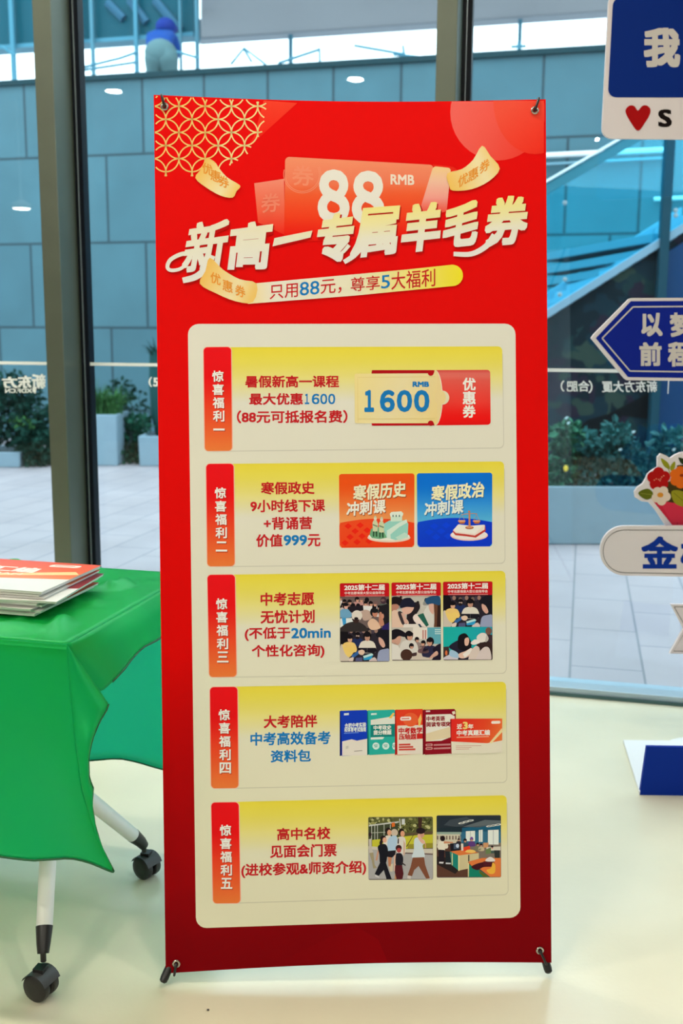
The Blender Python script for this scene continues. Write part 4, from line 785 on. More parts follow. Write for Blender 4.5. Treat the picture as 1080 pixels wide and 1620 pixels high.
for sh in (0.0, 1.08):
    off = -gd * sh
    na, fa = n_axle + off, f_axle + off
    mid = (na + fa) / 2; joint = V((mid.x, mid.y, 0)) - gd * 0.10 + ez * 0.37
    col = MB(); col.tube([joint - ez * 0.02, joint + ez * 0.18, joint + ez * 0.342], [0.022, 0.022, 0.03], 16)
    obj('column', col, m_white, table, smooth=True)
    for ax, side in ((na, -1), (fa, 1)):
        a = ax + ez * 0.062; a2 = a - (fa - na).normalized() * side * 0.012
        d = (joint - a2)
        low = a2 + d * 0.12
        leg = obj('leg', MB().tube([low, low + d * .3, a2 + d * .75, joint], [0.0165, 0.0175, 0.0185, 0.0165], 18), m_white, table, smooth=True)
        obj('leg_socket', MB().tube([a2 + V((0, 0, -0.004)), a2 + d * 0.04, low + d * 0.01], [0.0115, 0.014, 0.0172], 18), m_blk, leg, smooth=True)
        cs = obj('castor', MB().tube([a2, a2 - ez * 0.02], 0.006, 12).box(ax + ez * 0.022 , 0.022, 0.022, 0.03, gd, gn), m_blk, table)
        wax = V((.40, .92, 0)).normalized() if side < 0 else V((.55, .83, 0)).normalized()
        for sd in (-1, 1):
            wc = ax + wax * sd * 0.0135
            obj('wheel', MB().lathe(wc - wax * 0.0095, wax, [(0.012, -0.001), (0.0245, 0.0), (0.0280, 0.003), (0.0290, 0.0095), (0.0280, 0.016), (0.0245, 0.019), (0.012, 0.020)], 28), m_blk, cs, smooth=True)
        hood = MB(); vs = []
        for j in range(9):
            th = R(20 + 140 * j / 8)
            for w in (-0.0235, 0.0235): vs.append(ax + wax * w + ez * (0.031 * math.sin(th)) + wax.cross(ez) * (0.031 * math.cos(th)))
        hood.add(vs, [(2 * j, 2 * j + 1, 2 * j + 3, 2 * j + 2) for j in range(8)])
        obj('hood', hood, mat('castor_grey', (0.05, 0.05, 0.05), rough=0.45), cs, smooth=True)
for b in (0.12, TD - 0.12):
    obj('rail', MB().tube([T(0.12, b, TZ - 0.05), T(TL - 0.12, b, TZ - 0.05)], 0.014, 10), m_white, table, smooth=True)

# ------------------------------------------------------------------ green cloth draped over the table
m_cloth = cloth_mat('green_satin', (0.005, 0.39, 0.035), (0.20, 1.0, 0.85))
def nz(p, s, a): return noise.noise(V(p) * s) * a
def lerp(a, b, t): return a + (b - a) * t
def poly_at(pts, t):
    k = len(pts) - 1; i = min(int(t * k), k - 1); return lerp(pts[i], pts[i + 1], t * k - i)
def resample(pts, n=60):
    L = [0]
    for a, b in zip(pts, pts[1:]): L.append(L[-1] + (b - a).length)
    out = []
    for i in range(n + 1):
        d = L[-1] * i / n
        j = max(k for k in range(len(pts)) if L[k] <= d + 1e-9); j = min(j, len(pts) - 2)
        out.append(lerp(pts[j], pts[j + 1], (d - L[j]) / max(1e-9, L[j + 1] - L[j])))
    return out
Ctop = T(0, 0, TZ)
p_front = lambda x, y, o=0.03: onplane(x, y, Ctop - gn * o, gn)
cl = MB()
# top
def top_f(u, v):
    p = T(TL * u, TD * v, TZ)
    w = 0.004 * max(0, noise.noise(V((u * 5 + v * 9, v * 3 - u * 2, 1)))) + 0.042 * max(0, noise.noise(V((u * 22 - v * 3.5, v * 4 + u * 5, 4))) - .1) + 0.036 * max(0, noise.noise(V((u * 9 + v * 5, v * 9 - u * 4, 9))) - .15)
    if .125 < u * TL < .62 and .25 < v < .82: w = min(w, .0055)
    e = min(1, u * 14, (1 - u) * 14, v * 9, (1 - v) * 9)
    return p + ez * (w * max(0, e) + 0.0005)
cl.grid(top_f, 90, 36)
# front fall
hem = [p_front(x, y, .035) for x, y in ((0, 1341), (30, 1346), (60, 1343), (76, 1338), (108, 1341), (132, 1350), (156, 1364), (180, 1379))]
hz = hem[0].z
hem = [T(TL, -.03, hz)] + [T(TL - (TL - .16) * k / 6, -.035, hz + .006 * math.sin(k * 2.2)) for k in range(1, 6)] + hem
hem_front = resample(hem, 80)
crease = [Ctop, p_front(111, 1090, .012), p_front(118, 1170, .03), p_front(130, 1250, .045), p_front(150, 1320, .045), hem[-1]]
crease_r = resample(crease, 40)
topline = [T(TL, 0, TZ), Ctop]
def front_f(u, v):
    a = lerp(topline[0], topline[1], u); b = hem_front[int(round(u * 80))]
    p = lerp(a, b, v)
    edge = u ** 10; q = crease_r[int(round(v * 40))]
    fold = math.sin(u * 46 + 1.2 * math.sin(v * 2)) * .008 * v * (1 - edge) + nz((u * 9, v * 2.5, 3), 1, .018) * v * (1 - edge)
    p = p - gn * (fold + .02 * math.sin(min(1, v * 3) * math.pi / 2))
    return lerp(p, q, edge) if u < 1 else q
cl.grid(front_f, 80, 40)
# corner facet between the crease and the side hem
p_c = lambda x, y, k: onplane(x, y, Ctop + gn * k, gn)
side = [Ctop, p_c(120, 1040, .01), p_c(146, 1076, .03), p_c(172.8, 1115.5, .04), p_c(166, 1127, .03), p_c(157, 1141.7, .01), p_c(145.5, 1170, -.01), p_c(139.6, 1198, -.02), p_c(140.3, 1231, -.025), p_c(147, 1247, -.03), p_c(144.8, 1273, -.03), p_c(150, 1306, -.032), p_c(160, 1340, -.034), hem[-1]]
side_r = resample(side, 40)
def facet_f(u, v):
    a, b = crease_r[int(round(v * 40))], side_r[int(round(v * 40))]
    return lerp(a, b, u) + (gd * .8 - gn * .6) * (.012 * math.sin(math.pi * u) * math.sin(math.pi * v))
cl.grid(facet_f, 10, 40)
# end fall with its slanting hem
p_end = lambda x, y, o: onplane(x, y, Ctop + gd * o, gd)
h2 = [p_c(172.8, 1115.5, .04), p_c(166, 1106, .07), p_c(159.6, 1090, .10)]
he = [p_end(142, 1100, .01), p_end(160, 1093, .03), p_end(180.7, 1066.6, .03), p_end(202, 1043, .03), p_end(220.6, 1022, .03), p_end(244, 1008, .03), p_end(253.5, 998.5, .03)]
he = he + [T(-.03, TD * .86, he[-1].z + .02), T(-.02, TD, he[-1].z + .03)]
he_r = resample(he, 40)
def end_f(u, v):
    a = T(0, TD * u, TZ); b = he_r[int(round(u * 40))]
    return lerp(a, b, v) + gd * min(1, u * 5) * (.012 * math.sin(min(1, v * 2) * math.pi / 2) + .004 * math.sin(u * 17) * v)
cl.grid(end_f, 40, 12)
# far fall, lit from the window
Cf = T(0, TD, TZ)
p_far = lambda x, y, o=.03: onplane(x, y, Cf + gn * o, gn)
hb = [p_far(60, 1213), p_far(100, 1209), p_far(140, 1207), p_far(180, 1205.5), p_far(220, 1213), p_far(258, 1222)]
hb = hb + [T(-.035, TD + .03, hb[-1].z - .01)]
hb = [T(TL, TD + .03, hb[0].z), T(TL * .6, TD + .04, hb[0].z)] + hb
hb_r = resample(hb, 50)
def back_f(u, v):
    a = T(TL * (1 - u), TD, TZ); b = hb_r[int(round(u * 50))]
    return lerp(a, b, v) + gn * (.02 * math.sin(min(1, v * 3) * math.pi / 2) + .005 * math.sin(u * 40) * v)
cl.grid(back_f, 50, 20)
cloth = obj('tablecloth', cl, m_cloth, loc=T(TL / 2, TD / 2, TZ), smooth='all')
tag(cloth, 'shiny green cloth draped over the folding table, hanging in a point', 'tablecloth')
hm = MB()
for line in ([front_f(i / 80, 1) for i in range(81)], side_r[12:], [end_f(i / 40, 1) for i in range(4, 41)], [back_f(i / 50, 1) for i in range(51)]): hm.tube(line, .0022, 6)
obj('hem', hm, mat('hem_thread_dark_green', (0.004, 0.10, 0.03), rough=.6), cloth, smooth='all')
md = cloth.modifiers.new('thickness', 'SOLIDIFY'); md.thickness = 0.0012; md.offset = 0

# ------------------------------------------------------------------ brochures stacked on the cloth
m_page = mat('page_block', (0.70, 0.71, 0.69), rough=0.7)
ZS = TZ + 0.008
zt = ZS + 0.050
ta, tb, tc_ = onz(160.5, 894.5, zt), onz(73, 937, zt), onz(0, 884, zt)
bx = (ta - tc_).normalized(); by = (ta - tb); blen = by.length; by = by.normalized(); BWD = 0.36
by = (by - bx * by.dot(bx)).normalized()
brinks = []
def brochure(k, z, th, dx, dy, rot, label, top=False, tint=None):
    c, s_ = math.cos(rot), math.sin(rot)
    X = bx * c + by * s_; Y = by * c - bx * s_
    P0 = V((ta.x, ta.y, 0)) + bx * dx + by * dy          # far corner next to the spine-free edge
    q = lambda a, b, h: P0 - X * a - Y * b + ez * h
    o = thing('brochure', P0 - X * (BWD / 2) - Y * (blen / 2) + ez * z, label, 'brochure', 'brochures stacked on the green cloth')
    mb = MB(); mb.hexa([q(BWD, blen - .002, z + .0006), q(.002, blen - .002, z + .0006), q(.002, .002, z + .0006), q(BWD, .002, z + .0006)], [q(BWD, blen - .002, z + th - .0006), q(.002, blen - .002, z + th - .0006), q(.002, .002, z + th - .0006), q(BWD, .002, z + th - .0006)])
    obj('pages', mb, m_page, o)
    pl = lambda a, b, h: q(a * BWD, b * blen, z + th + h)
    kk = Ink(pl, 0.00012)
    kk.raw([(0, 0), (1, 0), (1, 1), (0, 1)], [(0, 1, 2, 3)], [(232, 230, 222)] * 4, -4)
    kk.raw([(0, 0), (1, 0), (1, 1), (0, 1)], [(3, 2, 1, 0)], [(226, 226, 220)] * 4, 0)
    for a, b in (((0, 0), (1, 0)), ((1, 0), (1, 1)), ((1, 1), (0, 1)), ((0, 1), (0, 0))):
        n0 = len(kk.v)
        for p_, l in ((a, -4), (b, -4), (b, 0), (a, 0)): kk.v.append(pl(*p_, l * kk.step)); kk.c.append((*lin((228, 228, 222)), 1))
        kk.f.append((n0, n0 + 1, n0 + 2, n0 + 3))
    # orange upper part with a pale slanting band, white lower part (a: from the free edge, b: from the far edge)
    kk.grad([(0, 0), (1, 0), (1, .62), (.45, .66), (0, .56)], (.5, 0), (.5, .62), [(0, (236, 88, 58)), (.6, (240, 104, 54)), (1, (242, 146, 88))] if not tint else tint, 1, 8)
    if top:
        kk.poly([(.06, .30), (.0, .40), (.62, .64), (.72, .64), (.58, .56)], (246, 206, 140), 2)
        kk.poly(rr([(.30, .09), (.10, .07), (.10, .16), (.30, .18)], .03), (246, 230, 214), 2)
        kk.poly([(.27, .115), (.14, .10), (.14, .12), (.27, .135)], (226, 120, 90), 3)
        kk.text('汇编', [(.62, .25), (.30, .25), (.30, .43), (.62, .43)], (250, 236, 222), 2, .035)
        kk.text('真题', [(.98, .25), (.65, .25), (.65, .43), (.98, .43)], (250, 236, 222), 2, .035)
        kk.text('HUIBIAN', [(.72, .47), (.34, .47), (.34, .53), (.72, .53)], (250, 226, 200), 2, .02)
    kk.build('cover', ink_mat('ink_cover', 0.3, 0.4), o)
dark = [(0, (120, 16, 30)), (1, (150, 24, 36))]
z = ZS
lay = [(0.0062, -.012, -.010, .00, 'undermost brochure of the stack, lying flat on the green cloth', None), (0.0052, -.004, -.006, .015, 'second brochure from the bottom of the stack', None), (0.0050, -.014, -.016, -.01, 'third brochure from the bottom of the stack', None),
       (0.0050, -.006, .000, .02, 'fourth brochure up, in the middle of the stack', None), (0.0050, -.010, -.008, .01, 'fifth brochure up, just below the turned dark red one', None), (0.0052, .008, -.004, .10, 'turned brochure with dark red cover poking out of the stack', dark),
       (0.0050, -.006, .004, .035, 'third brochure from the top of the stack', None), (0.0050, -.010, .002, .012, 'brochure right beneath the topmost one', None), (0.0066, 0, 0, 0, 'topmost brochure with orange cover, white lettering and pale band', None)]
for i, (th, dx, dy, ro, lb, ti) in enumerate(lay):
    if i == len(lay) - 1: z = zt - th
    brochure(i, z, th, dx, dy, ro, lb, i == len(lay) - 1, ti); z += th + .0002

# ================================================================== standee with several cut-out boards on one post
SY = 3.02
base_c = ony(1150, 1180, SY); base_c.z = 0
st = thing('signpost_standee', base_c, 'white and blue standee of cut-out boards on one post at the frame edge', 'standee')
m_board = mat('foam_board_white', (0.76, 0.68, 0.70), rough=0.5)
m_back = mat('board_back_blue', (0.03, 0.22, 0.55), rough=0.5)
ins = ink_mat('ink_board', 0.5, 0.08)
def board(name, outline, y, th=0.012):
    """outline in photo pixels on a vertical plane; white front and edge, blue back"""
    pts = [ony(px, py, y) for px, py in outline]; mb = MB(); n = len(pts)
    tri = tessellate_polygon([pts]); d = V((0, th, 0))
    mb.add(pts + [p + d for p in pts], [tuple(t) for t in tri] + [(i, (i + 1) % n, n + (i + 1) % n, n + i) for i in range(n)])
    mb.cur = 1; mb.add([p + d + V((0, .0004, 0)) for p in pts], [tuple(reversed(t)) for t in tri])
    b = obj(name, mb, [m_board, m_back], st)
    return b, Ink(lambda px, py, l: ony(px, py, y - 0.0006) + V((0, -l, 0)), 0.00025)
NAVY = (14, 34, 128); PALE = (206, 198, 194)
post_x = ony(1135, 800, SY + .03).x
obj('post', MB().lathe(V((post_x, SY + .05, 0.0)), ez, [(0.10, 0), (0.10, 0.008), (0.02, 0.012), (0.02, 2.25)], 20), m_white, st, smooth=True)
# square board with heart
b, k = board('square_board', rr([(963.5, -13), (1190, -16), (1186, 221), (951.5, 219)], 17), SY)
k.poly(rr([(969.5, -4), (1180, -7), (1176, 154.5), (961, 154)], 13), (6, 42, 126), 1)
k.text('我', sl(1018, 44, 1075.5, 106.5, 0), PALE, 2, .042, True)
k.poly(spline([(1008.8, 207), (997, 193), (989.5, 179), (990, 172), (996, 167), (1003, 168), (1008.6, 175), (1015, 168), (1022, 166.8), (1028, 172), (1027.5, 181), (1020, 194)], 5), (170, 10, 14), 2)
k.text('S', sl(1040.7, 173, 1062.3, 201), (22, 14, 14), 2, .03)
k.build('lettering', ins, b)
# arrow board
b, k = board('arrow_board', [(935, 535), (939, 529), (995, 472.5), (999, 471.5), (1180, 471), (1180, 604), (992, 601.5), (988, 599)], SY - .02)
k.poly([(942, 535), (997.5, 476.5), (1180, 475.5), (1180, 599.5), (993, 596.5)], (16, 36, 140), 1)
for a_, b_ in (((952, 535.2), (1001, 485.5)), ((1001, 485.5), (1180, 484)), ((952, 535.2), (996, 587)), ((996, 587), (1180, 589.5))): k.stroke([a_, b_], 2.2, PALE, 2, sm=False)
for t, x0, y0, x1, y1 in (('以', 1014, 495, 1047.5, 532), ('梦', 1059, 494.5, 1094, 533), ('前', 1011, 541.5, 1046, 579), ('程', 1056, 541, 1092, 580)): k.text(t, sl(x0, y0, x1, y1), PALE, 2.4, .038, True)
k.build('lettering', ins, b)
# bouquet board
half = [(1120, 712), (1100, 717), (1090, 714), (1076, 716), (1067, 720), (1060, 725), (1052, 720), (1045, 717.5), (1040, 723), (1040, 733), (1040, 739), (1030, 745), (1024.5, 750), (1021, 758), (1017, 765), (1008, 771), (1003.5, 778), (1005, 787), (1014, 793), (1026, 794.5), (1036, 806), (1054, 834), (1054, 838)]
b, k = board('bouquet_board', half + [(2240 - x, y) for x, y in reversed(half)], SY - .005)
k.poly([(1029, 788), (1066, 834.5), (1174, 834.5), (1211, 788), (1180, 798), (1120, 804), (1060, 798)], (198, 38, 62), 1)
k.poly([(1040, 788), (1066, 834.5), (1120, 834.5), (1110, 800), (1075, 796)], (208, 48, 72), 1.5); k.stroke([(1071, 827), (1072, 832), (1075, 834)], .8, (130, 14, 40), 2)
k.poly(ell(1075, 778, 42, 18), (66, 54, 22), 1.6); k.poly(ell(1165, 778, 42, 18), (66, 54, 22), 1.6)
def leaf(x0, y0, x1, y1, w, c, lv, vein=None):
    dx, dy = x1 - x0, y1 - y0; nx, ny = -dy, dx; L = math.hypot(dx, dy); f = w / L
    k.poly(spline([(x0, y0), (x0 + dx * .35 + nx * f, y0 + dy * .35 + ny * f), (x0 + dx * .75 + nx * f * .7, y0 + dy * .75 + ny * f * .7), (x1, y1), (x0 + dx * .75 - nx * f * .7, y0 + dy * .75 - ny * f * .7), (x0 + dx * .35 - nx * f, y0 + dy * .35 - ny * f)], 4), c, lv)
    if vein: k.stroke([(x0 + dx * .1, y0 + dy * .1), (x0 + dx * .85, y0 + dy * .85)], .7, vein, lv + .3, sm=False)
def bloom(x, y, r, n, c, lv, a0=0.3):
    for i in range(n): a = a0 + 2 * math.pi * i / n; k.poly(ell(x + r * .55 * math.cos(a), y + r * .55 * math.sin(a), r * .5, r * .5, 14), c, lv + i * .06)
    k.poly(ell(x, y, r * .6, r * .6, 16), c, lv + .5)
leaf(1034, 783, 1009, 780, 8.5, (98, 104, 24), 2, (150, 150, 60)); leaf(1059, 742, 1045, 725, 4, (150, 148, 34), 2); leaf(1061, 745, 1067, 730, 3.5, (150, 148, 34), 2); k.stroke([(1056, 740), (1060, 750)], 1.2, (150, 148, 34), 2)
leaf(1085, 735, 1073, 724, 4, (40, 54, 22), 2); leaf(1090, 742, 1070, 737, 4, (40, 54, 22), 2); leaf(1100, 740, 1096, 722, 5, (98, 104, 24), 2)
bloom(1041.5, 757.5, 18, 5, (178, 18, 18), 2.6, .9)
for dx, dy in ((-7, 2), (-4, 0), (0, 1), (3, 0), (5, -3), (8, -5), (2, 3)): k.poly(ell(1041.5 + dx, 757.5 + dy, 1.1, .8, 8), (240, 160, 130), 3.6)
bloom(1076, 755, 17, 6, (226, 104, 26), 2.7, .5); k.poly(ell(1078, 752, 3.5, 2.4, 10), (150, 50, 16), 3.6)
leaf(1062, 777, 1092, 802, 11, (150, 142, 34), 2.3, (96, 92, 20)); leaf(1120, 770, 1140, 802, 10, (98, 104, 24), 2.3, (60, 66, 20))
bloom(1045, 784, 15, 5, (226, 204, 186), 3.0, .2); k.poly(ell(1044, 783, 5, 4, 12), (214, 140, 50), 3.9)
bloom(1118, 752, 18, 5, (178, 18, 18), 2.7, .2); bloom(1152, 760, 17, 6, (226, 104, 26), 2.7); bloom(1100, 783, 13, 5, (226, 204, 186), 3.0); bloom(1184, 770, 15, 5, (226, 204, 186), 3.0)
k.build('print', ins, b)
# rounded name board
b, k = board('rounded_board', rr([(949.5, 832), (1290, 832), (1290, 916), (949.5, 910)], 38, 10), SY - .03)
q = rr([(953.8, 838.5), (1285, 839), (1285, 911), (953.8, 905.5)], 33, 10)
k.stroke(q + [q[0]], 1.0, (110, 104, 104), 1, sm=False)
k.text('金', sl(1014, 848.5, 1072, 899.5), (14, 52, 150), 1.5, .03, True); k.text('榜', sl(1076, 850, 1132, 902), (14, 52, 150), 1.5, .04, True)
k.build('lettering', ins, b)
# notched ribbon board
b, k = board('ribbon_board', [(1061, 956), (1200, 958), (1200, 1036), (1059, 1034), (1081, 995)], SY - .015)
k.stroke([(1066, 960), (1200, 962)], .9, (96, 90, 90), 1, sm=False); k.stroke([(1066, 960), (1086, 995), (1065, 1030), (1200, 1032)], .9, (96, 90, 90), 1, sm=False)
k.build('print', ins, b)
# foot plate and its blue front board
f0, f1 = onz(1010.5, 1257.5), onz(985, 1175.5); rgt = V((1, -0.02, 0)) * 0.75
pl = MB(); pl.hexa([f0, f0 + rgt, f1 + rgt, f1], [p + ez * .012 for p in (f0, f0 + rgt, f1 + rgt, f1)]); obj('foot_plate', pl, mat('foot_plate_white', (0.80, 0.80, 0.80), rough=0.4), st, bevel=.002)
zb = onplane(1015, 1181, f0, V((0, 1, 0))).z
fb = MB(); a_ = f0 + V((.002, -.001, .0)); fb.hexa([a_, a_ + rgt * .96, a_ + rgt * .96 + V((0, .012, 0)), a_ + V((0, .012, 0))], [p + ez * zb for p in (a_ + V((.012, 0, 0)), a_ + rgt * .96, a_ + rgt * .96 + V((0, .012, 0)), a_ + V((.012, .012, 0)))])
obj('front_board', fb, mat('front_board_blue', (0.002, 0.028, 0.31), rough=0.5, spec=0.1), st)

# small crumb on the floor in front of the banner
pc = onz(329, 1599)
mb = MB().sphere(pc + ez * .002, .0028, .002, .002, 7, 5)
for i, v in enumerate(mb.v): mb.v[i] = v + V((nz(v * 600, 1, .0008), nz(v * 500, 1, .0008), 0))
tag(obj('crumb', mb, m_blk, loc=pc, smooth=True), 'tiny dark crumb lying on the floor before the banner', 'crumb')

_mat0 = mat
def mat(name, col, rough=0.6, **k):      # matt outdoor finishes
    k.setdefault('spec', 0.12); return _mat0(name, col, rough, **k)

# ================================================================== outside: canopies above the terrace
m_teal = mat('canopy_teal_glass', (0.005, 0.085, 0.120), rough=0.3)
m_soff = mat('canopy_grey', (0.48, 0.45, 0.46), rough=0.7, noise_amt=0.05, noise_scale=.6)
m_post = mat('post_blue_steel', (0.0750, 0.2500, 0.3375), rough=0.4)
def onzt(x, y, z): return onz(x, y, z)
# grey canopy: its lower front edge runs parallel to the wall
tg = TW + 5.0
e0, e1 = ont(318, 66, tg), ont(1000, 27, tg); s0, s1 = toG(e0)[0], toG(e1)[0]; zg = (e0.z + e1.z) / 2
can = thing('terrace_canopy', G((s0 + s1) / 2, tg, zg - 3), 'pale grey canopy slab over the terrace beyond the stone wall', 'canopy')
sn = toG(ont(322, 30, tg - 3.2))[0]; ring_ = lambda z: [G(sn, tg - 3.2, z), G(s1 + 9, tg - 3.2, z), G(s1 + 9, tg, z), G(s0, tg, z)]
obj('slab', MB().hexa(ring_(zg), ring_(zg + .5)), m_soff, can)
obj('edge_band', MB().gbox(s0, s1 + 9, tg - 0.30, tg, zg - 0.02, zg + 0.30), mat('canopy_band', (0.40, 0.40, 0.43), rough=.6), can)
for px in (460, 822):
    s = toG(ont(px, 60, tg - .2))[0]
    obj('post', MB().gbox(s - .03, s + .03, tg - .24, tg - .18, ztop - .55, zg + 2.4), m_post, can)
# teal glazed canopy over the gate side
tt = TW + 3.6
a0, a1 = ont(118, 77, tt), ont(316, 61, tt); zq = (a0.z + a1.z) / 2
sA, sB = toG(ont(-160, 90, tt))[0], toG(a1)[0]
can2 = thing('glazed_canopy', G((sA + sB) / 2, tt, zq - 2), 'dark teal glazed canopy beside the grey one beyond the wall', 'canopy')
obj('glazing', MB().gbox(sA, sB, tt - .25, tt, zq, zq + 3.2), m_teal, can2)
obj('ledge', MB().gbox(sA, sB, tt - .30, tt + .02, zq - .03, zq + .03), m_post, can2)
for px, w in ((22, .07), (128, .05), (148, .05), (217, .055), (287, .03), (313, .05)):
    s = toG(ont(px, 70, tt - .34))[0]
    obj('post', MB().gbox(s - w / 2, s + w / 2, tt - .40, tt - .34, ztop - .55, zq + 3.2), mat('post_pale', (0.09, 0.24, 0.31), rough=.4) if w < .055 else m_post, can2)
br = MB()
for (xa, ya), (xb, yb) in (((170, 4), (196, 30)), ((205, 0), (232, 36)), ((245, 0), (285, 48))):
    A_, B_ = ont(xa, ya, tt - .28), ont(xb, yb, tt - .28); br.tube([A_, B_], .07, 6)
obj('brace', br, mat('brace_dark', (0.0375, 0.1250, 0.2000), rough=.4), can2)
# cable rails of the terrace
tr_ = TW + 0.9
rl = thing('cable_railing', ont(420, 100, tr_) * 1.0, 'thin sloping cable railing above the stone wall coping', 'railing')
for pts in (((0, 72), (24, 88)), ((125, 108), (190, 92), (218, 82)), ((125, 112), (218, 98)), ((280, 82), (315, 92)), ((365, 102), (386, 76), (420, 102)), ((386, 78), (398, 98)), ((440, 100), (506, 78)), ((505, 76), (506, 100)), ((560, 72), (640, 86)), ((622, 86), (662, 90)), ((637, 72), (640, 92)), ((808, 74), (832, 73)), ((820, 66), (820, 82))):
    obj('cable', MB().tube([ont(x, y, tr_) for x, y in pts], .018, 6), m_post, rl)
md_ = MB().gbox(toG(ont(60, 104, tr_))[0], toG(ont(640, 96, tr_))[0], tr_ - .02, tr_ + .02, ztop - .55, ztop - .5)
obj('base_rail', md_, m_post, rl)

# ------------------------------------------------------------------ worker bending over on the terrace
tp = TW + 2.2
pp = lambda x, y, d=0.0: ont(x, y, tp + d)
def skin(name, nodes, edges, root, material, parent, sub=2):
    me = bpy.data.meshes.new(name); base = ROOT[parent]
    me.from_pydata([n[0] - base for n in nodes], edges, [])
    o = link(bpy.data.objects.new(name, me)); o.parent = parent; ROOT[o] = base
    b = bmesh.new(); b.from_mesh(me); ly = b.verts.layers.skin.verify(); b.verts.ensure_lookup_table()
    for i, n in enumerate(nodes):
        r = n[1] if isinstance(n[1], tuple) else (n[1], n[1]); b.verts[i][ly].radius = r; b.verts[i][ly].use_root = (i == root)
    b.to_mesh(me); b.free(); me.materials.append(material)
    o.modifiers.new('skin', 'SKIN'); md = o.modifiers.new('smooth', 'SUBSURF'); md.levels = sub; md.render_levels = sub
    for m in o.modifiers:
        if m.type == 'SKIN': m.use_smooth_shade = True
    return o
ft = pp(252, 112); ft.z = ztop - .55
man = thing('person', ft, 'person in blue jacket and hood bending over on the terrace, seen from behind', 'person')
k1 = 1.0
pel = pp(254, 86, 0); che = pp(252, 63, .38); nek = pp(257, 54, .50); hd = pp(262, 45, .54)
shl, shr = pp(240, 64, .38), pp(272, 60, .36); ell_, elr = pp(240, 78, .62), pp(279, 78, .42); wl, wr = pp(246, 92, .74), pp(275, 96, .52)
hl_, hr = pp(246, 88, 0), pp(264, 88, .02)
knl, knr = pp(244, 112, .10), pp(268, 112, .12); fl_ = V((knl.x, knl.y - .10, ztop - .50)); fr_ = V((knr.x, knr.y - .06, ztop - .50))
m_jac = mat('jacket_blue', (0.0100, 0.0625, 0.2750), rough=.7, noise_amt=.15, noise_scale=9); m_trs = mat('trousers_grey', (0.1125, 0.2000, 0.2125), rough=.8); m_skin = mat('skin_tone', (0.5625, 0.3250, 0.2375), rough=.5); m_hood = mat('hood_blue', (0.0075, 0.0312, 0.2250), rough=.6)
body = [(pel, (.17, .15)), (lerp(pel, che, .5), (.17, .14)), (che, (.19, .14)), (nek, .07), (hd, (.10, .11)), (shl, .075), (ell_, .055), (wl, .04), (lerp(ell_, wl, 1.35), .035), (shr, .075), (elr, .055), (wr, .04), (lerp(elr, wr, 1.35), .035), (hl_, .12), (knl, .08), (fl_, .055), (fl_ + V((.02, .16, -.02)), .04), (hr, .12), (knr, .08), (fr_, .055), (fr_ + V((.02, .16, -.02)), .04)]
ed = [(0, 1), (1, 2), (2, 3), (3, 4), (2, 5), (5, 6), (6, 7), (7, 8), (2, 9), (9, 10), (10, 11), (11, 12), (0, 13), (13, 14), (14, 15), (15, 16), (0, 17), (17, 18), (18, 19), (19, 20)]
skin('body', body, ed, 0, m_skin, man)
skin('jacket', [(lerp(pel, che, .12), (.215, .175)), (lerp(pel, che, .55), (.215, .18)), (che, (.225, .175)), (lerp(che, nek, .7), .12), (shl, .105), (ell_, .085), (lerp(ell_, wl, .9), .062), (shr, .11), (elr, .088), (lerp(elr, wr, .9), .062)], [(0, 1), (1, 2), (2, 3), (2, 4), (4, 5), (5, 6), (2, 7), (7, 8), (8, 9)], 1, m_jac, man)
tm = MB(); hp = lerp(pel, che, .06)
tm.sphere(hp, .235, .20, .20, 20, 12)
for hj, kn, fo in ((hl_, knl, fl_), (hr, knr, fr_)):
    tm.tube([hj + V((0, 0, .08)), hj + V((0, 0, -.06)), kn, lerp(kn, fo, .5), lerp(kn, fo, .9)], [.15, .165, .125, .11, .10], 16)
obj('trousers', tm, m_trs, man, smooth='all')
obj('hood', MB().sphere(hd + V((0, .01, .01)), .155, .16, .145, 20, 12).sphere(hd + V((.05, .09, .02)), .12, .12, .085, 16, 8), m_hood, man, smooth='all')

# ------------------------------------------------------------------ planters and plants
m_plant = mat('planter_pale', (0.2500, 0.3500, 0.4125), rough=.6, noise_amt=.04)
m_soil = mat('soil_dark', (0.0375, 0.0375, 0.0312), rough=1)
m_leafs = [mat('leaf_dark', (0.0063, 0.0425, 0.0300), rough=.6, noise_amt=.5, noise_scale=2.5), mat('leaf_mid', (0.0112, 0.0750, 0.0425), rough=.55, noise_amt=.5, noise_scale=3), mat('leaf_blue', (0.0125, 0.0688, 0.0775), rough=.55, noise_amt=.4, noise_scale=3), mat('leaf_teal', (0.024, 0.125, 0.125), rough=.5, noise_amt=.6, noise_scale=5), mat('leaf_lush', (0.026, 0.135, 0.075), rough=.5, noise_amt=.6, noise_scale=5), mat('leaf_bright', (0.0500, 0.1500, 0.0438), rough=.55, noise_amt=.4, noise_scale=4)]
m_stem = mat('stem_brown', (0.020, 0.040, 0.022), rough=.9)
m_grass = mat('blade_green', (0.055, 0.17, 0.05), rough=.6, noise_amt=.5, noise_scale=4)
rnd = random.Random(11)
def rv(): return V((rnd.gauss(0, 1), rnd.gauss(0, 1), rnd.gauss(0, 1))).normalized()
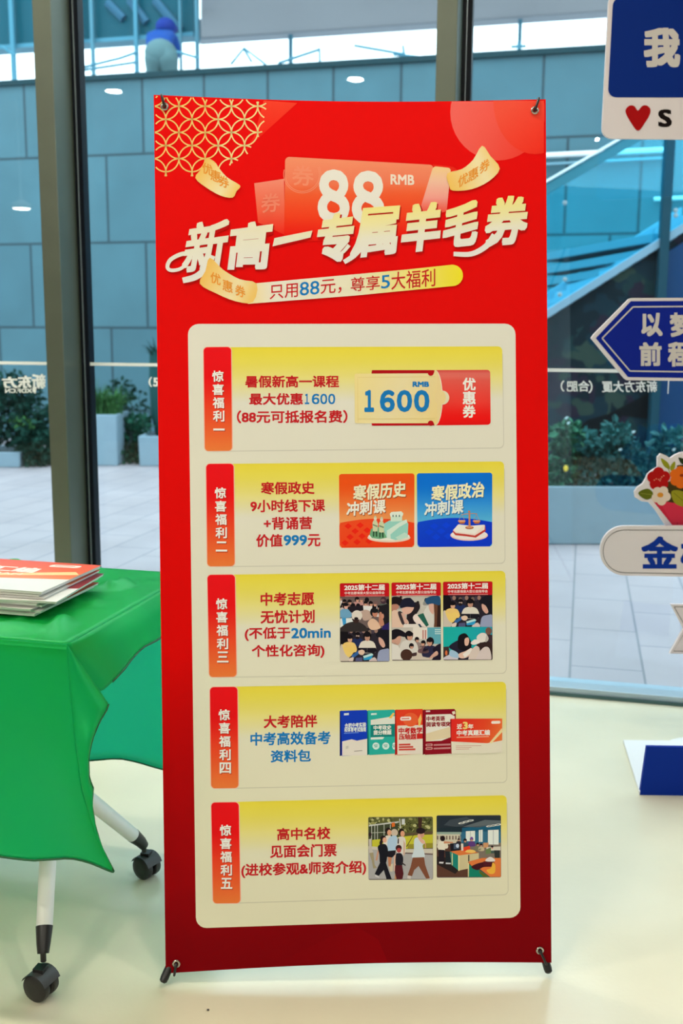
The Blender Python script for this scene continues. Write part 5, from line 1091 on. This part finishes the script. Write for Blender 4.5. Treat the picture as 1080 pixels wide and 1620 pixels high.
def leaves(mb, c, rx, ry, rz, n, size, lo=.35):
    for _ in range(n):
        d = rv(); r = rnd.uniform(lo, 1.0); p = V(c) + V((d.x * rx, d.y * ry, d.z * rz)) * r
        ax = (d * .7 + rv() * .8 + V((0, 0, -.15))).normalized(); sd = ax.cross(rv()).normalized(); nn = sd.cross(ax); L = size * rnd.uniform(.6, 1.3); w = L * rnd.uniform(.22, .34)
        mb.add([p, p + ax * L * .35 + sd * w + nn * L * .04, p + ax * L * .7 + sd * w * .7, p + ax * L - nn * L * .1, p + ax * L * .7 - sd * w * .7, p + ax * L * .35 - sd * w + nn * L * .04], [(0, 1, 2, 3), (0, 3, 4, 5)])
def planter(name, c, w, d, h, label, rot=0.0, group=None):
    X = V((math.cos(rot), math.sin(rot), 0)); Y = V((-math.sin(rot), math.cos(rot), 0)); c = V(c)
    o = thing(name, c, label, 'planter', group)
    mb = MB(); q = lambda a, b, z: c + X * a * w / 2 + Y * b * d / 2 + ez * z
    f = .97; t = 1 - .06 / min(w, d)
    ring = lambda k, z: [q(-k, -k, z), q(k, -k, z), q(k, k, z), q(-k, k, z)]
    vs = ring(f, 0) + ring(1, h) + ring(t, h) + ring(t, h - .06)
    fs = [(3, 2, 1, 0)] + [(a + i, a + (i + 1) % 4, a + 4 + (i + 1) % 4, a + 4 + i) for a in (0, 4, 8) for i in range(4)] + [(12, 13, 14, 15)]
    mb.add(vs, fs); obj('box', mb, m_plant, o, bevel=.012)
    so = MB().add(ring(t * .995, h - .055), [(0, 1, 2, 3)]); obj('soil', so, m_soil, o)
    return o
def bush(name, base, blobs, n, size, mi, label, cat='plant', group=None, kind='foliage', stems=5):
    base = V(base); o = thing(name, base, label, cat, group)
    mb = MB()
    for c, rx, ry, rz in blobs: leaves(mb, c, rx, ry, rz, n, size)
    obj(kind, mb, m_leafs[mi], o, fix=False)
    sm = MB()
    for i in range(stems):
        c, rx, ry, rz = blobs[i % len(blobs)]; tip = V(c) + V((rnd.uniform(-.6, .6) * rx, rnd.uniform(-.6, .6) * ry, rnd.uniform(-.2, .7) * rz))
        b = base + V((rnd.uniform(-.06, .06), rnd.uniform(-.06, .06), 0)); sm.tube([b, (b + tip) / 2 + V((rnd.uniform(-.06, .06), 0, 0)), tip], [.012, .009, .004], 6)
    obj('stem', sm, m_stem, o)
    return o
def blades(mb, c, n, L, spread, w):
    for _ in range(n):
        a = rnd.uniform(0, 6.283); o = V((math.cos(a), math.sin(a), 0)); r = rnd.uniform(0, spread * .4); p = V(c) + o * r; l = L * rnd.uniform(.6, 1.15); b = rnd.uniform(.2, 1.0) * spread; sd = V((-o.y, o.x, 0)) * w / 2; pts = []
        for i in range(6):
            t = i / 5; q = p + o * (b * t * t * 1.2) + ez * (l * (t - .55 * t ** 3 * (b / spread))); k = (1 - t) * .9 + .1; pts += [q - sd * k, q + sd * k]
        mb.add(pts, [(2 * i, 2 * i + 1, 2 * i + 3, 2 * i + 2) for i in range(5)])
FY = 10.6
def at(x, y, dy=0.0): return ony(x, y, FY + dy)
gx = lambda x, dy=0.0: V((ony(x, 741, FY + dy).x, FY + dy, 0))
def wid(x0, x1, dy=0.0): return gx(x1, dy).x - gx(x0, dy).x
hA = at(160, 656).z
pA = planter('planter', (gx(157).x, FY + .3, 0), wid(128, 187), .6, hA, 'tall pale square planter with a tuft of grass beside the mullion')
tuft = thing('grass_tuft', (gx(158).x, FY + .28, hA - .05), 'tuft of long green blades spilling over the tall pale planter', 'plant'); tuft['kind'] = 'thing'
mb = MB(); blades(mb, (gx(150).x, FY + .25, hA - .06), 190, .42, .24, .022); blades(mb, (gx(172).x, FY + .3, hA - .06), 190, .40, .24, .022); blades(mb, (gx(140).x, FY + .3, hA - .06), 110, .46, .2, .02); obj('blades', mb, m_grass, tuft, fix=False)
hB = at(235, 690).z
planter('planter', (gx(258).x, FY + .3, 0), wid(221, 298), .6, hB, 'low pale planter half hidden by the banner')
hC = at(200, 668).z
cc_ = planter('planter', (gx(202, .5).x, FY + .75, 0), wid(188, 217), .5, hC - .03, 'narrow planter overgrown with ivy between two pale ones')
bush('ivy_plant', (gx(202, .5).x, FY + .6, hC - .06), [((gx(202).x, FY + .5, hC - .02), .20, .22, .06), ((gx(192).x, FY + .42, hC * .5), .07, .1, .26), ((gx(212).x, FY + .42, hC * .55), .06, .1, .22), ((gx(196).x, FY + .3, .07), .28, .14, .07), ((gx(222).x, FY + .36, .07), .18, .1, .08)], 130, .07, 1, 'trailing ivy hanging down the narrow planter to the paving')
bush('shrub', (gx(212, 1.1).x, FY + 1.2, 0), [((gx(205, 1.1).x, FY + 1.2, .62), .26, .2, .16), ((gx(190, 1.1).x, FY + 1.2, .75), .2, .2, .16)], 110, .07, 0, 'dusky shrub behind the ivy planter')
# tall spiky plant with a dark wrapped trunk, partly behind the banner
tb_ = V((gx(250, .35).x, FY + .55, hB - .05))
pt = thing('palm_plant', tb_, 'tall dark slender plant with spiky top standing at the banner edge', 'plant')
zt1 = at(250, 560, .45).z
obj('trunk', MB().lathe(tb_, ez, [(.05, 0), (.10, .25), (.115, .6), (.10, .95), (.06, zt1 - tb_.z - .06), (.03, zt1 - tb_.z)], 14), mat('trunk_dark', (0.0150, 0.0750, 0.0750), rough=.8), pt, smooth=True)
mb = MB(); blades(mb, (tb_.x, tb_.y, zt1 - .08), 50, .28, .22, .035); obj('spikes', mb, m_leafs[0], pt, fix=False)
# big shrub in the outermost pane with its planter
planter('planter', (gx(-20).x, FY + .15, 0), wid(-90, 34), .7, at(20, 712).z, 'long pale planter under the big dark shrub')
bz = at(20, 712).z
bush('shrub', (gx(30).x, FY + .2, bz - .06), [((gx(20).x, FY + .1, bz + .35), .42, .35, .3), ((gx(55).x, FY + .05, bz + .15), .26, .3, .36), ((gx(10).x, FY + .2, bz + .6), .36, .3, .22), ((gx(60).x, FY, .22), .22, .2, .2), ((gx(-25).x, FY, bz + .3), .3, .3, .35)], 420, .085, 0, 'big dark green shrub spilling over the long planter', 'shrub', None)
bush('shrub', (gx(44).x, FY + .3, bz - .05), [((gx(46).x, FY - .1, bz + .30), .13, .12, .06)], 60, .06, 5, 'yellowish sprig on top of the big dark shrub', 'shrub')

# long planter under the stairs
PY = 6.5
pz = ony(900, 771, PY - .05).z
xL = ony(868, 860, PY).x - .9
planter('planter', (xL + 1.9, PY + .33, 0), 3.8, .66, pz, 'long low pale planter box under the outside stairs', R(1.5))
def px_(x, y, d=.3): return ony(x, y, PY + d)
def shrub2(x, y, rx, rz, n, size, mi, label, extra=()):
    c = px_(x, y); b = V((c.x, c.y, pz - .07))
    bl = [(c, rx, .16, rz)] + [(px_(a, b_), r1, .14, r2) for a, b_, r1, r2 in extra]
    return bush('shrub', b, bl, n, size, mi, label, 'shrub', 'shrubs in the long low planter', stems=9)
shrub2(885, 735, .13, .17, 200, .062, 4, 'leafy green shrub next to the banner edge in the long planter', ((897, 690, .10, .10), (875, 752, .1, .08)))
shrub2(935, 750, .20, .09, 240, .06, 3, 'bluish shrub in the middle of the long planter', ((950, 715, .14, .10), (925, 700, .08, .08)))
shrub2(985, 725, .14, .16, 220, .058, 3, 'tall airy bluish shrub behind the flower bouquet board', ((975, 690, .10, .10), (1000, 750, .12, .08)))
shrub2(1045, 735, .18, .16, 220, .06, 3, 'shrub at the far end of the long planter behind the signs', ((1060, 700, .12, .10), (1090, 740, .15, .12)))
rd = MB(); gt = px_(1000, 770)
for x in (945, 975, 1010, 1040): blades(rd, px_(x, 772), 16, .36, .18, .014)
o = thing('reed_clump', V((gt.x, gt.y, pz - .07)), 'thin arching reeds rising from the long low planter', 'plant'); obj('reeds', rd, m_leafs[3], o, fix=False)
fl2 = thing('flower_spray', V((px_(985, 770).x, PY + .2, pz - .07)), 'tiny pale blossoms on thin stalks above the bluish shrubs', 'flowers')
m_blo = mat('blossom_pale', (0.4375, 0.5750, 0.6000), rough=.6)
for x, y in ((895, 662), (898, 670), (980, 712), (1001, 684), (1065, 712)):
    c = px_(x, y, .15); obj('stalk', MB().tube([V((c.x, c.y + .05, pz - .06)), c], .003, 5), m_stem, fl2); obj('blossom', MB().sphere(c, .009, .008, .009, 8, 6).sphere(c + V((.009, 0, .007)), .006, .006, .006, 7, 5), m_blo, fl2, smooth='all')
c = px_(894.5, 741, .1); yb = thing('yellow_glow', V((c.x, c.y, pz - .07)), 'yellow petal cluster standing in for a lamp glow among the leaves', 'flower')  # yellow lamp glow put in as a petal cluster
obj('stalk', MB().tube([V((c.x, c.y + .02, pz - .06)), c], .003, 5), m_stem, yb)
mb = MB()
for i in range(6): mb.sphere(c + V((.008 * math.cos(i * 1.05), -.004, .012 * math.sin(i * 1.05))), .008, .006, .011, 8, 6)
obj('glow_petals', mb, mat('glow_yellow', (0.9375, 0.6875, 0.0750), rough=.6), yb, smooth='all')

# ------------------------------------------------------------------ outside stairs with glass balustrade and handrail
QY = 8.6
q_ = lambda x, y, d=0.0: ony(x, y, QY + d)
stair = thing('staircase', V((q_(965, 440).x, QY + .8, 0)), 'outside staircase with glass balustrade rising behind the shrubs', 'stairs')
m_steel2 = mat('rail_pale_steel', (0.6875, 0.8250, 0.8750), rough=.3, metal=.3); m_strg = mat('stringer_blue_grey', (0.2000, 0.3250, 0.4125), rough=.5); m_dark = mat('stair_underside', (0.0125, 0.0562, 0.0813), rough=.8)
def beam(name, p, q, h, d, m, parent=stair, dz=0.0):
    mb = MB(); a, b = V(p), V(q); mb.hexa([a, b, b + V((0, d, 0)), a + V((0, d, 0))], [v + ez * h for v in (a, b, b + V((0, d, 0)), a + V((0, d, 0)))]); return obj(name, mb, m, parent, bevel=.004)
s_lo, s_hi = q_(800, 545), q_(1180, 305)
beam('stringer', s_lo, s_hi, .075, .06, m_strg)
beam('stringer', s_lo + V((0, 1.6, 0)), s_hi + V((0, 1.6, 0)), .10, .06, m_strg)
h_lo, h_hi = q_(800, 326), q_(1180, 106)
beam('handrail', h_lo, h_hi, .022, .07, m_steel2)
beam('handrail_side', h_lo - ez * .10 + V((0, .02, 0)), h_hi - ez * .10 + V((0, .02, 0)), .095, .03, mat('rail_side_teal', (0.0375, 0.1875, 0.2500), rough=.4))
gl = MB(); gl.hexa([s_lo + V((0, .02, .07)), s_hi + V((0, .02, .07)), s_hi + V((0, .03, .07)), s_lo + V((0, .03, .07))], [h_lo + V((0, .02, -.1)), h_hi + V((0, .02, -.1)), h_hi + V((0, .03, -.1)), h_lo + V((0, .03, -.1))])
obj('balustrade_glass', gl, glass_mat('balustrade_tint', (0.5250, 1.0875, 1.2000), .025), stair)
for x, y in ((893, 321), (893, 442), (1068, 333), (1068, 341), (885, 466)):
    c = q_(x, y, -.01); obj('glass_stud', MB().lathe(c, V((0, -1, 0)), [(.016, 0), (.02, .006), (.018, .016), (.008, .02)], 12), mat('stud_steel', (0.25, 0.33, 0.36), rough=.5), stair, smooth=True)
ns = 16
for i in range(ns):
    t = (i + .5) / ns; p = lerp(s_lo, s_hi, t); w = (s_hi.x - s_lo.x) / ns
    mb = MB().box(p + V((0, .85, -.02)), w * 1.25, 1.5, .05); obj('tread', mb, m_strg, stair)
pm = q_(1062, 290, -.02)
pst = MB(); a_ = q_(1056, 380, -.02); pst.hexa([V((q_(1048, 300).x, QY - .03, 0)), V((q_(1062, 300).x, QY - .03, 0)), V((q_(1062, 300).x, QY + .05, 0)), V((q_(1048, 300).x, QY + .05, 0))], [V((q_(1054, 200).x, QY - .03, q_(1054, 195).z)), V((q_(1068, 200).x, QY - .03, q_(1054, 195).z)), V((q_(1068, 200).x, QY + .05, q_(1054, 195).z)), V((q_(1054, 200).x, QY + .05, q_(1054, 195).z))])
obj('column', pst, mat('column_dark_teal', (0.0075, 0.0500, 0.0750), rough=.5), stair)
# wall below the flight, painted with large dark leaves
und = mat('under_stair_painted', (0.0225, 0.0750, 0.0938), rough=.8)
nt = und.node_tree; b_ = nt.nodes['Principled BSDF']; tc_n = nt.nodes.new('ShaderNodeTexCoord'); vo = nt.nodes.new('ShaderNodeTexVoronoi'); vo.inputs['Scale'].default_value = 5.0
ds = nt.nodes.new('ShaderNodeTexNoise'); ds.inputs['Scale'].default_value = 3; nt.links.new(tc_n.outputs['Object'], ds.inputs['Vector'])
mxv = nt.nodes.new('ShaderNodeVectorMath'); mxv.operation = 'ADD'; nt.links.new(tc_n.outputs['Object'], mxv.inputs[0]); nt.links.new(ds.outputs['Color'], mxv.inputs[1]); nt.links.new(mxv.outputs[0], vo.inputs['Vector'])
cr = nt.nodes.new('ShaderNodeValToRGB'); cr.color_ramp.interpolation = 'CONSTANT'
for i, (p_, c_) in enumerate(((0, (0.0024, 0.0112, 0.0176, 1)), (.35, (0.0072, 0.0280, 0.0320, 1)), (.55, (0.0144, 0.0112, 0.0240, 1)), (.7, (0.0040, 0.0192, 0.0304, 1)), (.88, (0.0224, 0.0440, 0.0360, 1)))):
    e = cr.color_ramp.elements[i] if i < 2 else cr.color_ramp.elements.new(p_); e.position = p_; e.color = c_
sp = nt.nodes.new('ShaderNodeSeparateColor'); nt.links.new(vo.outputs['Color'], sp.inputs[0]); nt.links.new(sp.outputs[0], cr.inputs[0]); nt.links.new(cr.outputs[0], b_.inputs['Base Color'])
uw = MB(); lo = V((s_lo.x - .5, QY + .06, 0)); hi = V((s_hi.x, QY + .06, 0))
uw.hexa([lo, hi, hi + V((0, .1, 0)), lo + V((0, .1, 0))], [V((lo.x, QY + .06, s_lo.z - .33)), V((hi.x, QY + .06, s_hi.z - .02)), V((hi.x, QY + .16, s_hi.z - .02)), V((lo.x, QY + .16, s_lo.z - .33))])
obj('under_wall', uw, und, stair)
bp_ = MB().hexa([V((q_(1046, 480).x, QY + .02, 0)), V((q_(1200, 480).x, QY + .02, 0)), V((q_(1200, 480).x, QY + .06, 0)), V((q_(1046, 480).x, QY + .06, 0))], [V((q_(1046, 480).x, QY + .02, q_(1046, 402).z)), V((q_(1200, 480).x, QY + .02, q_(1200, 305).z)), V((q_(1200, 480).x, QY + .06, q_(1200, 305).z)), V((q_(1046, 480).x, QY + .06, q_(1046, 402).z))])
obj('blue_reflection', bp_, mat('reflection_deep_blue', (0.0037, 0.0375, 0.1125), rough=.5), stair)  # blue sign back mirrored in the pane, put in as a solid sheet
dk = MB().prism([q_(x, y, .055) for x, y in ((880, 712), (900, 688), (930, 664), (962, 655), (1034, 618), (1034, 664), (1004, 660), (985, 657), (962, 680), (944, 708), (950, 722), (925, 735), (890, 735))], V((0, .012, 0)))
obj('dark_reflection', dk, mat('reflection_black', (0.0025, 0.0050, 0.0075), rough=.9), stair)  # dark reflection in the pane, put in as a flat black shape
# broad steps seen through the balustrade, running away at an angle
for i, ((xa, ya), (xb, yb), lb) in enumerate((((850, 403), (1075, 361), 'topmost broad stone step seen through the stair glass'), ((850, 424), (1040, 390), 'second broad stone step seen through the stair glass'), ((850, 443), (1000, 416), 'third broad stone step seen through the stair glass'), ((850, 465), (960, 449), 'lowest broad stone step seen through the stair glass'))):
    dA = 11.0; A_ = ony(xa, ya, dA); z_ = A_.z; B_ = onz(xb, yb, z_)
    if B_.y < QY + 1.9 : B_ = lerp(A_, B_, (A_.y - QY - 1.9) / max(.01, A_.y - B_.y))
    dr = (B_ - A_).normalized(); B_ = A_ + dr * max((B_ - A_).length, 2.2); nb = V((-dr.y, dr.x, 0)); nb = nb if nb.y > 0 else -nb
    mb = MB(); mb.hexa([A_ - ez * .075, B_ - ez * .075, B_ + nb * .5 - ez * .075, A_ + nb * .5 - ez * .075], [A_, B_, B_ + nb * .5, A_ + nb * .5])
    o = obj('stone_step', mb, mat('step_stone', (0.1250, 0.2125, 0.2625), rough=.7), loc=A_, bevel=.004); tag(o, lb, 'step', 'broad stone steps')

# white rail fixed along the stone wall, seen behind the stairs
rw = thing('wall_rail', ont(950, 241, TW - .12) * 1.0, 'long white rail along the stone wall, passing behind the stair handrail', 'rail')
A_, B_ = ont(820, 248, TW - .12), ont(1063, 236.5, TW - .12); m_rail = mat('rail_white', (0.86, 0.88, 0.88), rough=.35)
obj('bar', MB().tube([A_, lerp(A_, B_, .5), B_], .030, 10), m_rail, rw, smooth=True)
A2, B2 = ont(820, 262, TW - .10), ont(1063, 249, TW - .10)
obj('lower_bar', MB().tube([A2, lerp(A2, B2, .5), B2], .014, 8), mat('rail_dull', (0.22, 0.40, 0.48), rough=.5), rw, smooth=True)
for t in (.1, .5, .9):
    p = lerp(A_, B_, t); obj('bracket', MB().tube([p, p + gn * .13], .012, 6), m_post, rw)
A3, B3 = ont(1034, 315, TW - .1), ont(1082, 313, TW - .1)
o = obj('short_rail', MB().tube([A3, B3], .022, 8), m_rail, loc=A3, smooth=True); tag(o, 'short pale rail low on the stone wall beside the dark stair column', 'rail')
